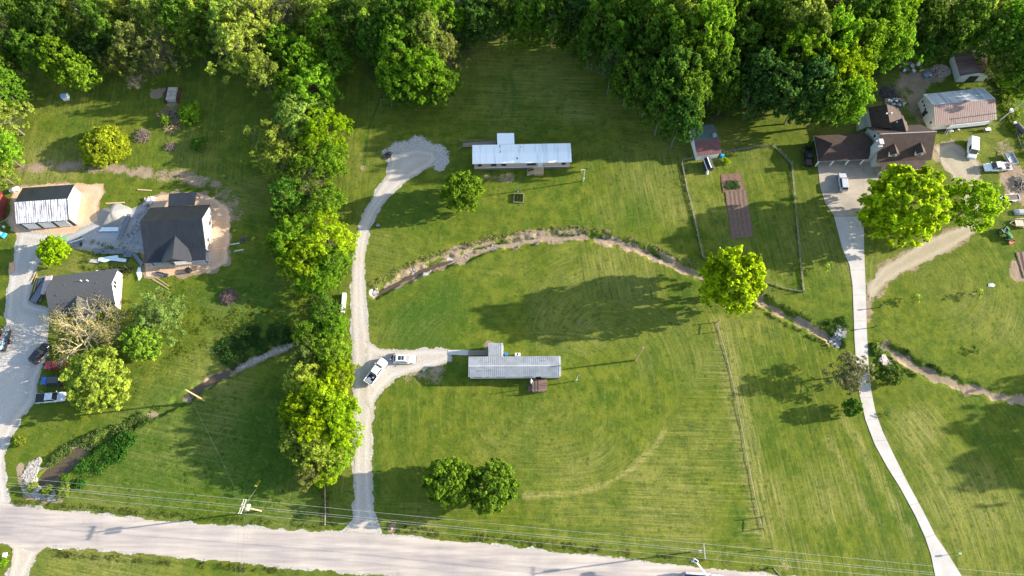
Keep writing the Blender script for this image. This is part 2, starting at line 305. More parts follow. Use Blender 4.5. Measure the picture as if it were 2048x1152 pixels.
# mowing coordinates (across, along, strength)
U = Y * .98 + X * .2; V = X; A = np.full(X.shape, .35)
def setuv(mask, u, v, a):
    global U, V, A
    U = np.where(mask, u, U); V = np.where(mask, v, V); A = np.where(mask, a, A)
def seguv(a, b):
    a, b = G(*a), G(*b); d = (b - a).normalized(); return (-(X - a.x) * d.y + (Y - a.y) * d.x), (X - a.x) * d.x + (Y - a.y) * d.y
c0 = G(1080, 800)
rr = (np.abs((X - c0.x) / 1.25) ** 3 + np.abs(Y - c0.y) ** 3) ** (1 / 3.); ang = np.arctan2(Y - c0.y, X - c0.x) * 20
setuv((X > G(745, 800).x) & (X < G(1435, 800).x + 3) & (Y < G(1000, 600).y), rr, ang, .45)
u, v = seguv((1100, 1000), (1500, 1010)); setuv(SD['fieldE'] < 0, u, v, .9)
c1 = G(1230, 690); r1 = np.hypot(X - c1.x, (Y - c1.y) * 1.1)
setuv((Y > G(1000, 660).y) & (Y < G(1000, 490).y) & (X > G(1050, 600).x) & (X < G(1440, 600).x), r1, np.arctan2(Y - c1.y, X - c1.x) * 20, .6)
u, v = seguv((1433, 645), (1523, 1055)); setuv(SD['fieldR'] < 0, u, v, 1.0)
u, v = seguv((1800, 950), (1900, 1110)); setuv(SD['fieldRR'] < 0, u + .01 * v * v, v, .7)
c2 = G(1860, 560); setuv((X > G(1745, 600).x) & (Y > G(1740, 760).y) & (Y < G(1900, 470).y), np.hypot(X - c2.x, (Y - c2.y)), ang, .5)
setuv((X > 15) & (Y > G(1500, 600).y) & (Y < G(1500, 300).y) & (X < G(1700, 500).x), X * 1. + Y * .12, Y, .6)
setuv((Y > G(1000, 250).y) & (X > -35) & (X < 40), Y + X * .02, X, .7)
setuv((Y > G(100, 360).y) & (X < -60), X + Y * .05, Y, .7)
setuv((X > -45) & (X < -33) & (Y > 10), X, Y, .6)
forest = 1 - sst(-1.5, 2.0, sdf(X, Y, FOREST) + (n1 - .5) * 4)
forest = np.where(Y > 139, 1, forest)
forest = np.maximum(forest, (1 - sst(.8, 3, dline(X, Y, GL([(650, 200), (620, 300), (625, 400), (625, 560), (660, 660), (640, 760), (640, 930)])))) * .8)
H_, W_ = X.shape
idx = np.arange(H_ * W_).reshape(H_, W_)
Fq = np.stack([idx[:-1, :-1], idx[:-1, 1:], idx[1:, 1:], idx[1:, :-1]], -1).reshape(-1, 4)
Pv = np.stack([X, Y, Zg], -1).reshape(-1, 3)
c4 = lambda *a: np.stack([np.broadcast_to(q, X.shape).ravel() for q in a], -1)
def groundmat():
    m, t, b, N, L = newmat('ground_cover')
    def attr(n): a = N('Attribute'); a.attribute_name = n; s = N('SeparateColor'); L(a.outputs['Color'], s.inputs[0]); return a, s
    aA, sA = attr('ma'); aB, sB = attr('mb'); geo = N('NewGeometry')
    def noise(sc, det=6, ro=.6, vec=None):
        n = N('TexNoise'); n.inputs['Scale'].default_value = sc; n.inputs['Detail'].default_value = det; n.inputs['Roughness'].default_value = ro
        L(vec or geo.outputs['Position'], n.inputs['Vector']); return n.outputs[0]
    def mix(f, a, c, bt='MIX'):
        x = N('Mix'); x.data_type = 'RGBA'; x.blend_type = bt; x.clamp_factor = True
        for s, v in ((0, f), (6, a), (7, c)):
            if isinstance(v, tuple): x.inputs[s].default_value = (*v, 1)
            elif isinstance(v, (int, float)): x.inputs[s].default_value = v
            else: L(v, x.inputs[s])
        return x.outputs[2]
    def math_(op, a, c=0.0, d=0.0):
        x = N('Math'); x.operation = op
        for s, v in enumerate((a, c, d)):
            if isinstance(v, (int, float)): x.inputs[s].default_value = v
            else: L(v, x.inputs[s])
        return x.outputs[0]
    def rng(v, a, c, lo=0., hi=1.):
        x = N('MapRange'); L(v, x.inputs[0]); x.interpolation_type = 'SMOOTHSTEP'
        for i, q in zip((1, 2, 3, 4), (a, c, lo, hi)): x.inputs[i].default_value = q
        return x.outputs[0]
    fine = noise(2.2, 8, .75); mid = noise(.35, 5); big = noise(.05, 3); vf = noise(7.0, 4, .8)
    g = mix(rng(mid, .38, .62), (.064, .102, .008), (.128, .152, .014))
    g = mix(rng(big, .35, .65, 0, .5), g, (.086, .116, .012))
    g = mix(rng(sA.outputs[2], .0, 1.), g, (.040, .092, .009))
    g = mix(math_('MULTIPLY', rng(fine, .5, .78), .5), g, (.18, .175, .04))
    g = mix(math_('MULTIPLY', rng(fine, .52, .25), .55), g, (.030, .048, .005))
    # mowing streaks
    mp = N('CombineXYZ'); L(math_('MULTIPLY', sB.outputs[0], 2.1), mp.inputs[0]); L(math_('MULTIPLY', sB.outputs[1], .09), mp.inputs[1])
    st = noise(1.0, 5, .75, mp.outputs[0])
    mp2 = N('CombineXYZ'); L(math_('MULTIPLY', sB.outputs[0], .45), mp2.inputs[0]); L(math_('MULTIPLY', sB.outputs[1], .03), mp2.inputs[1])
    st2 = noise(1.0, 2, .5, mp2.outputs[0])
    a_ = sB.outputs[2]
    g = mix(math_('MULTIPLY', rng(st, .50, .74), math_('MULTIPLY', a_, .8)), g, (.22, .205, .05))
    g = mix(math_('MULTIPLY', rng(st, .48, .28), math_('MULTIPLY', a_, .8)), g, (.035, .056, .006))
    g = mix(math_('MULTIPLY', rng(st2, .52, .68), math_('MULTIPLY', a_, .55)), g, (.05, .085, .011))
    dryf = math_('MULTIPLY', aA.outputs['Alpha'], rng(math_('ADD', math_('MULTIPLY', st, .6), math_('MULTIPLY', fine, .4)), .38, .62))
    g = mix(math_('MULTIPLY', dryf, .8), g, (.29, .255, .085))
    g = mix(math_('MULTIPLY', rng(noise(.8, 6, .7), .53, .68), .4), g, (.19, .175, .05))
    # clods and weeds
    vo = N('TexVoronoi'); vo.inputs['Scale'].default_value = .55; L(geo.outputs['Position'], vo.inputs['Vector'])
    g = mix(math_('MULTIPLY', rng(vo.outputs[0], .3, .08), .55), g, (.035, .075, .006))
    # forest floor
    ff = mix(rng(fine, .35, .65), (.055, .05, .025), (.06, .095, .018))
    g = mix(aB.outputs['Alpha'], g, ff)
    # dirt
    dc = mix(rng(mid, .3, .7), (.25, .18, .115), (.35, .265, .18)); dc = mix(rng(fine, .4, .75), dc, (.24, .17, .11)); dc = mix(rng(noise(.9, 6, .7), .55, .75, 0, .6), dc, (.44, .38, .30))
    df = rng(math_('ADD', sA.outputs[0], math_('MULTIPLY', math_('SUBTRACT', math_('ADD', math_('MULTIPLY', fine, .6), math_('MULTIPLY', mid, .4)), .5), 2.2)), .40, .62)
    wetn = rng(noise(.25, 3), .35, .6, 0, .55); dc = mix(math_('MULTIPLY', wetn, .6), dc, (.20, .155, .105)); g = mix(df, g, dc)
    gc = mix(rng(fine, .3, .7), (.27, .25, .215), (.52, .49, .45)); gc = mix(rng(vf, .5, .7, 0, .6), gc, (.2, .17, .12))
    gf = rng(math_('ADD', sA.outputs[1], math_('MULTIPLY', math_('SUBTRACT', math_('ADD', math_('MULTIPLY', fine, .5), math_('MULTIPLY', vf, .5)), .5), 2.0)), .48, .60)
    g = mix(gf, g, gc)
    L(g, b.inputs['Base Color']); b.inputs['Roughness'].default_value = .95; b.inputs['Specular IOR Level'].default_value = .08
    bp = N('Bump'); bp.inputs['Distance'].default_value = .22; bp.inputs['Strength'].default_value = .75
    L(math_('ADD', math_('MULTIPLY', fine, .7), math_('ADD', math_('MULTIPLY', vf, .35), math_('MULTIPLY', st, .3))), bp.inputs['Height']); L(bp.outputs[0], b.inputs['Normal'])
    return m
gm = quad_mesh('ground', Pv, Fq, groundmat(), extra={'ma': c4(dirt, grav, lush, dry), 'mb': c4(U, V, A, forest)})
gm.polygons.foreach_set('use_smooth', [True] * len(gm.polygons))
tag(link('ground', gm), kind='structure')

# ------------------------------------------------------------------ roads, drives, water
def sheet(name, key, z, mat, amp=.8, st=.2, off=0.0):
    p = np.array(W[key]); xs = np.arange(p[:, 0].min() - 1, p[:, 0].max() + 1, st); ys = np.arange(p[:, 1].min() - 1, p[:, 1].max() + 1, st)
    sx, sy = np.meshgrid(xs, ys); d = sdf(sx, sy, W[key]) + (fbm(sx * .9, sy * .9, 4, 21) - .5) * amp * 2 + off
    cx = (sx[:-1, :-1] + sx[1:, 1:]) / 2; inn = (d[:-1, :-1] + d[1:, 1:]) / 2 < 0
    ii = np.arange(sx.size).reshape(sx.shape); fq = np.stack([ii[:-1, :-1], ii[:-1, 1:], ii[1:, 1:], ii[1:, :-1]], -1)[inn]
    used, inv = np.unique(fq, return_inverse=True)
    Vv = np.stack([sx.ravel()[used], sy.ravel()[used], np.full(len(used), z)], -1)
    return tag(link(name, quad_mesh(name, Vv, inv.reshape(-1, 4), mat, tint=-sdf(sx, sy, W[key]).ravel()[used])), kind='structure')
def roadmat():
    m, t, b, N, L = newmat('worn_asphalt'); g = N('NewGeometry'); mp = N('Mapping'); L(g.outputs['Position'], mp.inputs[0])
    mp.inputs['Rotation'].default_value = (0, 0, rad(5)); mp.inputs['Scale'].default_value = (.06, 1.0, 1)
    n1 = N('TexNoise'); n1.inputs['Scale'].default_value = 1.2; n1.inputs['Detail'].default_value = 7; L(mp.outputs[0], n1.inputs['Vector'])
    n2 = N('TexNoise'); n2.inputs['Scale'].default_value = 6; n2.inputs['Detail'].default_value = 6; n2.inputs['Roughness'].default_value = .8; L(g.outputs['Position'], n2.inputs['Vector'])
    n3 = N('TexNoise'); n3.inputs['Scale'].default_value = .12; n3.inputs['Detail'].default_value = 4; L(g.outputs['Position'], n3.inputs['Vector'])
    r = ramp(N, [(.3, (.30, .265, .245)), (.55, (.405, .352, .315)), (.75, (.47, .415, .365))]); L(n1.outputs[0], r.inputs[0])
    r3 = ramp(N, [(.35, (.88, .88, .9)), (.65, (1.12, 1.1, 1.06))]); L(n3.outputs[0], r3.inputs[0])
    r2 = ramp(N, [(.3, (.8, .8, .8)), (.7, (1.15, 1.15, 1.15))]); L(n2.outputs[0], r2.inputs[0])
    a = N('Mix'); a.data_type = 'RGBA'; a.blend_type = 'MULTIPLY'; a.inputs[0].default_value = 1; L(r.outputs[0], a.inputs[6]); L(r2.outputs[0], a.inputs[7])
    c = N('Mix'); c.data_type = 'RGBA'; c.blend_type = 'MULTIPLY'; c.inputs[0].default_value = 1; L(a.outputs[2], c.inputs[6]); L(r3.outputs[0], c.inputs[7])
    at = N('Attribute'); at.attribute_name = 'tint'; dv_ = N('Math'); dv_.operation = 'DIVIDE'; dv_.inputs[1].default_value = 4.2; L(at.outputs['Fac'], dv_.inputs[0])
    tr = ramp(N, [(0, (1.1, 1.08, 1.03)), (.2, (1, 1, 1)), (.36, (.94, .94, .94)), (.52, (1.03, 1.03, 1.03)), (.72, (.93, .93, .94)), (.95, (1.0, 1.0, 1.0))]); L(dv_.outputs[0], tr.inputs[0])
    m3 = N('Mix'); m3.data_type = 'RGBA'; m3.blend_type = 'MULTIPLY'; m3.inputs[0].default_value = 1; L(c.outputs[2], m3.inputs[6]); L(tr.outputs[0], m3.inputs[7])
    n5 = N('TexNoise'); n5.inputs['Scale'].default_value = .5; n5.inputs['Detail'].default_value = 3; n5.inputs['Distortion'].default_value = 1.5; L(g.outputs['Position'], n5.inputs['Vector'])
    r5 = ramp(N, [(.24, (.78, .78, .8)), (.30, (1, 1, 1))]); L(n5.outputs[0], r5.inputs[0]); m4 = N('Mix'); m4.data_type = 'RGBA'; m4.blend_type = 'MULTIPLY'; m4.inputs[0].default_value = 1; L(m3.outputs[2], m4.inputs[6]); L(r5.outputs[0], m4.inputs[7])
    L(m4.outputs[2], b.inputs['Base Color']); b.inputs['Roughness'].default_value = .9; b.inputs['Specular IOR Level'].default_value = .2
    bp = N('Bump'); bp.inputs['Distance'].default_value = .02; L(n2.outputs[0], bp.inputs['Height']); L(bp.outputs[0], b.inputs['Normal']); return m
GRV = gravelmat('limestone_gravel', (.29, .265, .235), (.62, .565, .505), (.45, .385, .30))
GRL = gravelmat('lane_gravel', (.32, .295, .265), (.58, .535, .49), (.48, .42, .35))
GRD = gravelmat('crushed_stone', (.27, .27, .28), (.42, .42, .43), (.36, .33, .30))
GRT = gravelmat('tan_gravel', (.28, .235, .165), (.46, .40, .30), (.33, .28, .19))
DRT = gravelmat('pad_dirt', (.44, .27, .16), (.66, .46, .30), (.54, .43, .33), 2.0)
sheet('road', 'road', .030, roadmat(), .15)
sheet('dirt_spur', 'spur', .024, gravelmat('spur_dirt', (.42, .36, .29), (.54, .48, .41), (.46, .40, .33)), .3)
sheet('lane', 'lane', .020, GRL, .4)
sheet('building_pad', 'dirt1', .008, DRT, .6)
sheet('clay_pad', 'dirt2', .012, DRT, .6, off=.3)
sheet('gravel_yard', 'pad', .026, GRD, .5)
sheet('gravel_drive', 'drive', .016, GRV, .45)
sheet('gravel_turnout', 'branch', .022, GRV, .7)
sheet('farm_track', 'loop', .012, GRT, .7, off=.15)
def concmat(name, c, stain):
    m, t, b, N, L = newmat(name); g = N('NewGeometry')
    n1 = N('TexNoise'); n1.inputs['Scale'].default_value = .3; n1.inputs['Detail'].default_value = 7; n2 = N('TexNoise'); n2.inputs['Scale'].default_value = 5; n2.inputs['Detail'].default_value = 6
    for n in (n1, n2): L(g.outputs['Position'], n.inputs['Vector'])
    r = ramp(N, [(.35, stain), (.6, c)]); L(n1.outputs[0], r.inputs[0]); r2 = ramp(N, [(.3, (.9, .9, .9)), (.7, (1.07, 1.07, 1.07))]); L(n2.outputs[0], r2.inputs[0])
    a = N('Mix'); a.data_type = 'RGBA'; a.blend_type = 'MULTIPLY'; a.inputs[0].default_value = 1; L(r.outputs[0], a.inputs[6]); L(r2.outputs[0], a.inputs[7]); L(a.outputs[2], b.inputs['Base Color'])
    b.inputs['Roughness'].default_value = .85; return m
CON = concmat('concrete', (.46, .42, .385), (.38, .345, .315)); CON2 = concmat('old_concrete', (.36, .30, .235), (.25, .215, .18))
JNT = M('joint', (.16, .14, .12), .9)
def slabobj(name, key, z0, z1, mat, joints):
    mb = MB().prism(W[key], z0, z1); o = mb.build(name, mat); tag(o, kind='structure')
    j = MB()
    for a, b in joints:
        p, q = G(*a), G(*b); d = (q - p).normalized(); n = Vector((-d.y, d.x, 0)) * .025; p.z = q.z = z1 + .004
        j.poly([p - n, q - n, q + n, p + n])
    if joints: j.build('expansion_joint', JNT, o)
slabobj('driveway', 'lower', -.1, .05, CON, [((1684, 497), (1728, 497)), ((1706, 590), (1731, 590)), ((1708, 642), (1733, 642)), ((1712, 720), (1736, 720)), ((1720, 795), (1745, 795)), ((1748, 882), (1773, 880)), ((1786, 955), (1812, 950)), ((1818, 1010), (1843, 1006)), ((1850, 1075), (1872, 1068)), ((1698, 540), (1729, 540)), ((1734, 840), (1757, 838))])
slabobj('parking_apron', 'apron', -.1, .046, CON2, [((1644, 390), (1740, 388)), ((1727, 320), (1728, 432))])
m, t, b, N, L = newmat('muddy_water'); b.inputs['Base Color'].default_value = (.085, .06, .032, 1); b.inputs['Roughness'].default_value = .06
nn_ = N('TexNoise'); nn_.inputs['Scale'].default_value = 3; g_ = N('NewGeometry'); L(g_.outputs['Position'], nn_.inputs['Vector']); bp = N('Bump'); bp.inputs['Distance'].default_value = .01; L(nn_.outputs[0], bp.inputs['Height']); L(bp.outputs[0], b.inputs['Normal']); WAT = m
def water(name, pts, z):
    cx = sum(p[0] for p in pts) / len(pts); cy = sum(p[1] for p in pts) / len(pts)
    k_ = 1.12 if name == 'pond_water' else 1.0; n_ = len(pts); MBw = MB().add([(cx + (x - cx) * k_, cy + (y - cy) * k_, z) for x, y in pts], [tuple(range(n_))] if k_ > 1 else [(i, i + 1, n_ - 2 - i, n_ - 1 - i) for i in range(n_ // 2 - 1)]); tag(MBw.build(name, WAT), kind='structure')
water('pond_water', POND, -.42)
def ribbon(pts, wd):
    P = [Vector((x, y, 0)) for x, y in pts]; P = [a.lerp(b, t / 5) for a, b in zip(P, P[1:]) for t in range(5)] + [P[-1]]; lo, hi = [], []
    for i, p in enumerate(P):
        d = (P[min(i + 1, len(P) - 1)] - P[max(i - 1, 0)]).normalized(); n = Vector((-d.y, d.x, 0)) * wd * random.uniform(.45, 1.25) * (1 if 0 < i < len(P) - 1 else .3); lo.append(tuple((p + n)[:2])); hi.append(tuple((p - n)[:2]))
    return lo + hi[::-1]
water('creek_water', ribbon(GL([(758, 586), (775, 577), (800, 564), (832, 548), (868, 532), (908, 520)]), .5), -.36)
water('creek_water', ribbon(GL([(378, 790), (402, 773), (430, 756), (458, 743)]), 1.0), -.42)
SOIL = M('garden_soil', (.14, .09, .065), .95, .3, 2.5, bump=.05)
fur = MB()
def furrows(mb, q, n, z0, z1, amp=.07):          # q: four corners, ridges running from the first edge to the far one
    a, b_, c, d = [Vector((*p, 0)) for p in q]; rows = []
    K = 14
    for i in range(n * 4 + 1):
        s = i / (n * 4)
        rows.append([((a.lerp(b_, s)).lerp(d.lerp(c, s), k / K)) + Vector((random.uniform(-.04, .04), random.uniform(-.04, .04), z0 + amp * (math.sin(s * n * 2 * math.pi) * .5 + .5) + random.uniform(0, .02))) for k in range(K + 1)])
    vs = [v for r in rows for v in r]; w_ = K + 1
    mb.add(vs, [(i * w_ + k, i * w_ + k + 1, (i + 1) * w_ + k + 1, (i + 1) * w_ + k) for i in range(n * 4) for k in range(K)])
furrows(fur, GL([(1450, 384), (1493, 381), (1507, 474), (1462, 478)]), 5, .05, .1, .045)
fur.build('garden_bed', SOIL)['kind'] = 'structure'
f2 = MB(); furrows(f2, GL([(1441, 350), (1481, 346), (1489, 381), (1446, 385)]), 3, .05, .1, .03); f2.build('garden_bed', M('garden_soil_red', (.165, .09, .068), .95, .4, 3), None)['kind'] = 'structure'
f3 = MB(); furrows(f3, GL([(2030, 505), (2070, 500), (2070, 560), (2046, 556)]), 4, .05, .1, .10); f3.build('garden_bed', SOIL)['kind'] = 'structure'

# ------------------------------------------------------------------ foliage
def leaves(name, C, Nn, size, tint=None, asp=.62):
    n = len(C); r = RNG.normal(size=(n, 3)); Nn = Nn + RNG.normal(size=(n, 3)) * .8; Nn /= np.linalg.norm(Nn, axis=1)[:, None] + 1e-9
    t = np.cross(Nn, r); t /= np.linalg.norm(t, axis=1)[:, None] + 1e-9; b_ = np.cross(Nn, t)
    s = (size * RNG.uniform(.65, 1.3, n))[:, None]
    V = np.stack([C + t * s, C + b_ * s * asp + Nn * s * .15, C - t * s, C - b_ * s * asp + Nn * s * .15], 1).reshape(-1, 3)
    if tint is None: tint = RNG.random(n)
    return quad_mesh(name, V, np.arange(n * 4).reshape(-1, 4), LEAF, np.repeat(tint, 4))
def unit(n, up=0.0):
    d = RNG.normal(size=(n, 3)); d[:, 2] += up; return d / np.linalg.norm(d, axis=1)[:, None]
PROTO = {}
def crown(R, z0, z1, nl, lr, per, leaf, zmin=-.5, jit=.25, flat=1.0, top=1.0, wisp=0.0, shell=(.55, .95)):
    """leaf cloud of a crown: lobes on an uneven ellipsoid between z0 and z1, radius R"""
    zc = z0 + (z1 - z0) * .45; hz = (z1 - z0) * .55
    cs = []; 
    while len(cs) < nl:
        d = unit(1)[0]
        if d[2] < zmin: continue
        k = RNG.uniform(*shell)
        asym = 1 + jit * (vnoise(np.array([math.atan2(d[1], d[0]) * 1.3 + 5]), np.array([d[2] * 1.5 + 3]), int(R * 10))[0] - .5) * 2
        cs.append((d[0] * R * k * asym, d[1] * R * k * asym, zc + d[2] * hz * k * top, k))
    cs = np.array(cs); C = []; Nn = []; T = []
    for c in cs:
        r = lr * RNG.uniform(.65, 1.35) * (1.15 if c[3] < .7 else .95)
        m = int(per * (r / lr) ** 1.6); out = np.array([c[0], c[1], (c[2] - zc)]); out /= np.linalg.norm(out) + 1e-6
        ns = max(4, m // 13); sd_ = unit(ns) + out * .6 + np.array([0, 0, .35]); sd_ /= np.linalg.norm(sd_, axis=1)[:, None]; kk = RNG.integers(0, ns, m)
        st_ = RNG.normal(size=ns) * .22; sr_ = RNG.uniform(.6, 1.2, ns)
        d = sd_[kk] + RNG.normal(size=(m, 3)) * .2; d /= np.linalg.norm(d, axis=1)[:, None]
        rad_ = r * RNG.uniform(.55, 1.05, m) ** .7; nz = vnoise(d[:, 0] * 3 + c[0], d[:, 1] * 3 + c[1] + d[:, 2] * 3, 2)
        rad_ = r * sr_[kk] * RNG.uniform(.8, 1.08, m) * (.75 + .5 * nz)
        p = c[:3] + d * rad_[:, None] * np.array([1, 1, flat]);
        if wisp: p[:, 2] += RNG.normal(size=m) * wisp; 
        C.append(p); Nn.append(d + np.array([0, 0, .3])); T.append(np.clip(.5 + RNG.normal() * .16 + st_[kk] + RNG.normal(size=m) * .15, 0, 1))
    return cs, np.concatenate(C), np.concatenate(Nn), np.concatenate(T)
def limbs(mb, base, cs, z0, r, fork, n=None, twig=0):
    tops = []
    top = Vector((0, 0, z0)); bend = Vector((RNG.normal() * .3, RNG.normal() * .3, 0))
    mb.path([base, Vector(base).lerp(top, .5) + bend * .5, top], r, r * .75, 7)
    idx_ = list(range(len(cs))); random.shuffle(idx_); idx_ = idx_[:n] if n else idx_
    lead = top + Vector((bend.x, bend.y, (max(c[2] for c in cs) - z0) * .75)); mb.path([top, top.lerp(lead, .5) + bend * .3, lead], r * .75, r * .2, 6)
    for i in idx_:
        e = Vector(cs[i][:3]); s = top.lerp(lead, min(.85, max(0, (e.z - z0) / (lead.z - z0 + 1e-3) * .6)))
        mid_ = s.lerp(e, .5) + Vector((0, 0, -.08 * (e - s).length)) + Vector(RNG.normal(size=3) * .25)
        mb.path([s, mid_, e], r * .35, r * .07, 5)
        for k in range(twig):
            q = mid_.lerp(e, random.random()); d = (e - s).normalized() * random.uniform(.6, 1.6) + Vector(RNG.normal(size=3) * .8)
            mb.path([q, q + d * .6, q + d * .6 + Vector(RNG.normal(size=3) * .5) + d * .4], r * .1, r * .03, 4)
def proto(key, R, H, zb, **k):
    twig = k.pop('twig', 0); nlimb = k.pop('nlimb', 14); tr = k.pop('trunk', .32); leaf = k['leaf']
    cs, C, Nn, T = crown(R, zb, H, **k)
    lm = leaves(key + '_crown', C, Nn, leaf, T)
    mb = MB(); limbs(mb, (0, 0, -.3), cs, zb + (H - zb) * .15, tr, .4, nlimb, twig)
    me = bpy.data.meshes.new(key + '_trunk'); me.from_pydata(mb.v, [], mb.f); me.materials.append(BARK)
    PROTO[key] = (lm, me, R, H)
for i in range(3): proto('broad%d' % i, 6.5, 17, 2.8, nl=200, lr=.85, per=92, leaf=.25, jit=.4, zmin=-.45)
for i in range(2): proto('knob%d' % i, 6.5, 17, 3.0, nl=138, lr=1.02, per=130, leaf=.24, jit=.5, zmin=-.4, shell=(.6, 1.0))
for i in range(2): proto('loose%d' % i, 6.5, 17, 3.2, nl=84, lr=1.15, per=110, leaf=.25, jit=.6, zmin=-.35, nlimb=60, twig=2, shell=(.35, 1.05))
for i in range(2): proto('sparse%d' % i, 6.5, 16, 3.0, nl=85, lr=.95, per=55, leaf=.19, jit=.6, zmin=-.35, nlimb=75, twig=6, trunk=.24, shell=(.35, 1.05))
for i in range(2): proto('maple%d' % i, 6.0, 13, 1.4, nl=260, lr=.8, per=105, leaf=.27, jit=.14, zmin=-.6, shell=(.55, 1.0))
for i in range(2): proto('feather%d' % i, 5.0, 12, .8, nl=110, lr=.9, per=150, leaf=.2, jit=.4, zmin=-.7, flat=1.5, wisp=.25, shell=(.45, 1.0), nlimb=24, twig=2)
proto('ball', 1.7, 4.2, .9, nl=40, lr=.5, per=90, leaf=.13, jit=.12, zmin=-.7, shell=(.7, .95), trunk=.1, nlimb=6)
proto('bush', 2.0, 2.6, -.4, nl=46, lr=.6, per=90, leaf=.15, jit=.3, zmin=-.2, shell=(.6, 1.0), trunk=.07, nlimb=8)
proto('mound', 4.2, 4.0, -1.6, nl=200, lr=.7, per=120, leaf=.14, jit=.06, zmin=-.1, shell=(.82, .95), trunk=.15, nlimb=12)
proto('sapling', .7, 2.4, .7, nl=14, lr=.3, per=30, leaf=.11, jit=.3, zmin=-.7, trunk=.035, nlimb=6)
proto('shrubtree', 3.2, 5.2, .2, nl=70, lr=.75, per=110, leaf=.17, jit=.4, zmin=-.5, shell=(.5, 1.0), trunk=.14, nlimb=16)
# leafless tree with fine upcurving branches
def bare_proto():
    mb = MB()
    def grow(p, d, l, r, dep):
        q = p + d * l * .5 + Vector(RNG.normal(size=3) * .06 * l); e = q + (d + Vector((0, 0, .10))).normalized() * l * .5
        mb.path([p, q, e], r, r * .6, 5 if dep < 3 else 4)
        if dep >= 5: return tips.append(e)
        for k in range(3 if dep < 3 else random.choice((2, 3, 3))):
            nd = (d + Vector(RNG.normal(size=3) * (.55 if dep else .75))).normalized(); nd.z = nd.z * .8 + .02 * dep
            grow(q.lerp(e, random.random()), nd.normalized(), l * random.uniform(.62, .82), r * .55, dep + 1)
    tips = []
    mb.tube((0, 0, -.3), (0, 0, 2.2), .45, .38, 8)
    for k in range(11):
        a = k * 2.4; up = random.uniform(.35, 1.1); d = Vector((math.cos(a), math.sin(a), up)).normalized()
        grow(Vector((0, 0, 1.9)), d, random.uniform(3.0, 3.8), .2, 1)
    me = bpy.data.meshes.new('bare_trunk'); me.from_pydata(mb.v, [], mb.f); me.materials.append(BARK)
    T_ = np.array([tuple(t) for t in tips]); C = np.repeat(T_, 5, 0) + RNG.normal(size=(len(T_) * 5, 3)) * .35
    PROTO['bare'] = (leaves('bare_crown', C, unit(len(C), .6), .11), me, 7.5, 9.5)
bare_proto()

GRN, YEL, DRK, OLV, BRT, LIM, MID = (.145, .265, .020), (.29, .38, .045), (.070, .155, .026), (.22, .27, .05), (.205, .36, .018), (.30, .44, .010), (.105, .21, .020)
BROWN, GREY, TAN = (.13, .10, .07), (.16, .135, .09), (.40, .33, .18)
LOOK = {GRN: 'mid green', YEL: 'pale yellow-green', DRK: 'dark green', OLV: 'dull olive', BRT: 'bright green', LIM: 'lime green', MID: 'deep green'}
def tree(px, py, rpx, h, kind, col, label, cat='tree', name='tree', group=None, cz=.6, bark=BROWN, rz=None, sx=1.0, v=None):
    z = h * cz; p = G(px, py, z); R = rpx * mpp(px, py, z)
    if kind + '0' in PROTO:
        ks = [k for k in PROTO if k[:-1] == kind]; kind = random.choice(ks) if v is None else kind + str(v)
    lm, tm, R0, H0 = PROTO[kind]
    o = empty(name, (p.x, p.y, 0), random.uniform(0, 6.28) if rz is None else rz, label, cat, group)
    o.scale = (R / R0 * sx, R / R0 / sx, h / H0)
    c = link('crown', lm, o); t_ = link('trunk', tm, o)
    e_ = random.uniform(.8, 1.18) if group else random.uniform(1.05, 1.15); j = [e_ * random.uniform(.88, 1.12), e_, e_ * random.uniform(.8, 1.3)]
    k_ = 1 if col in LOOK else 1.5
    c.color = (col[0] * j[0] * k_, col[1] * j[1] * k_, col[2] * j[2] * k_, 1); t_.color = (*bark, 1)
    return o
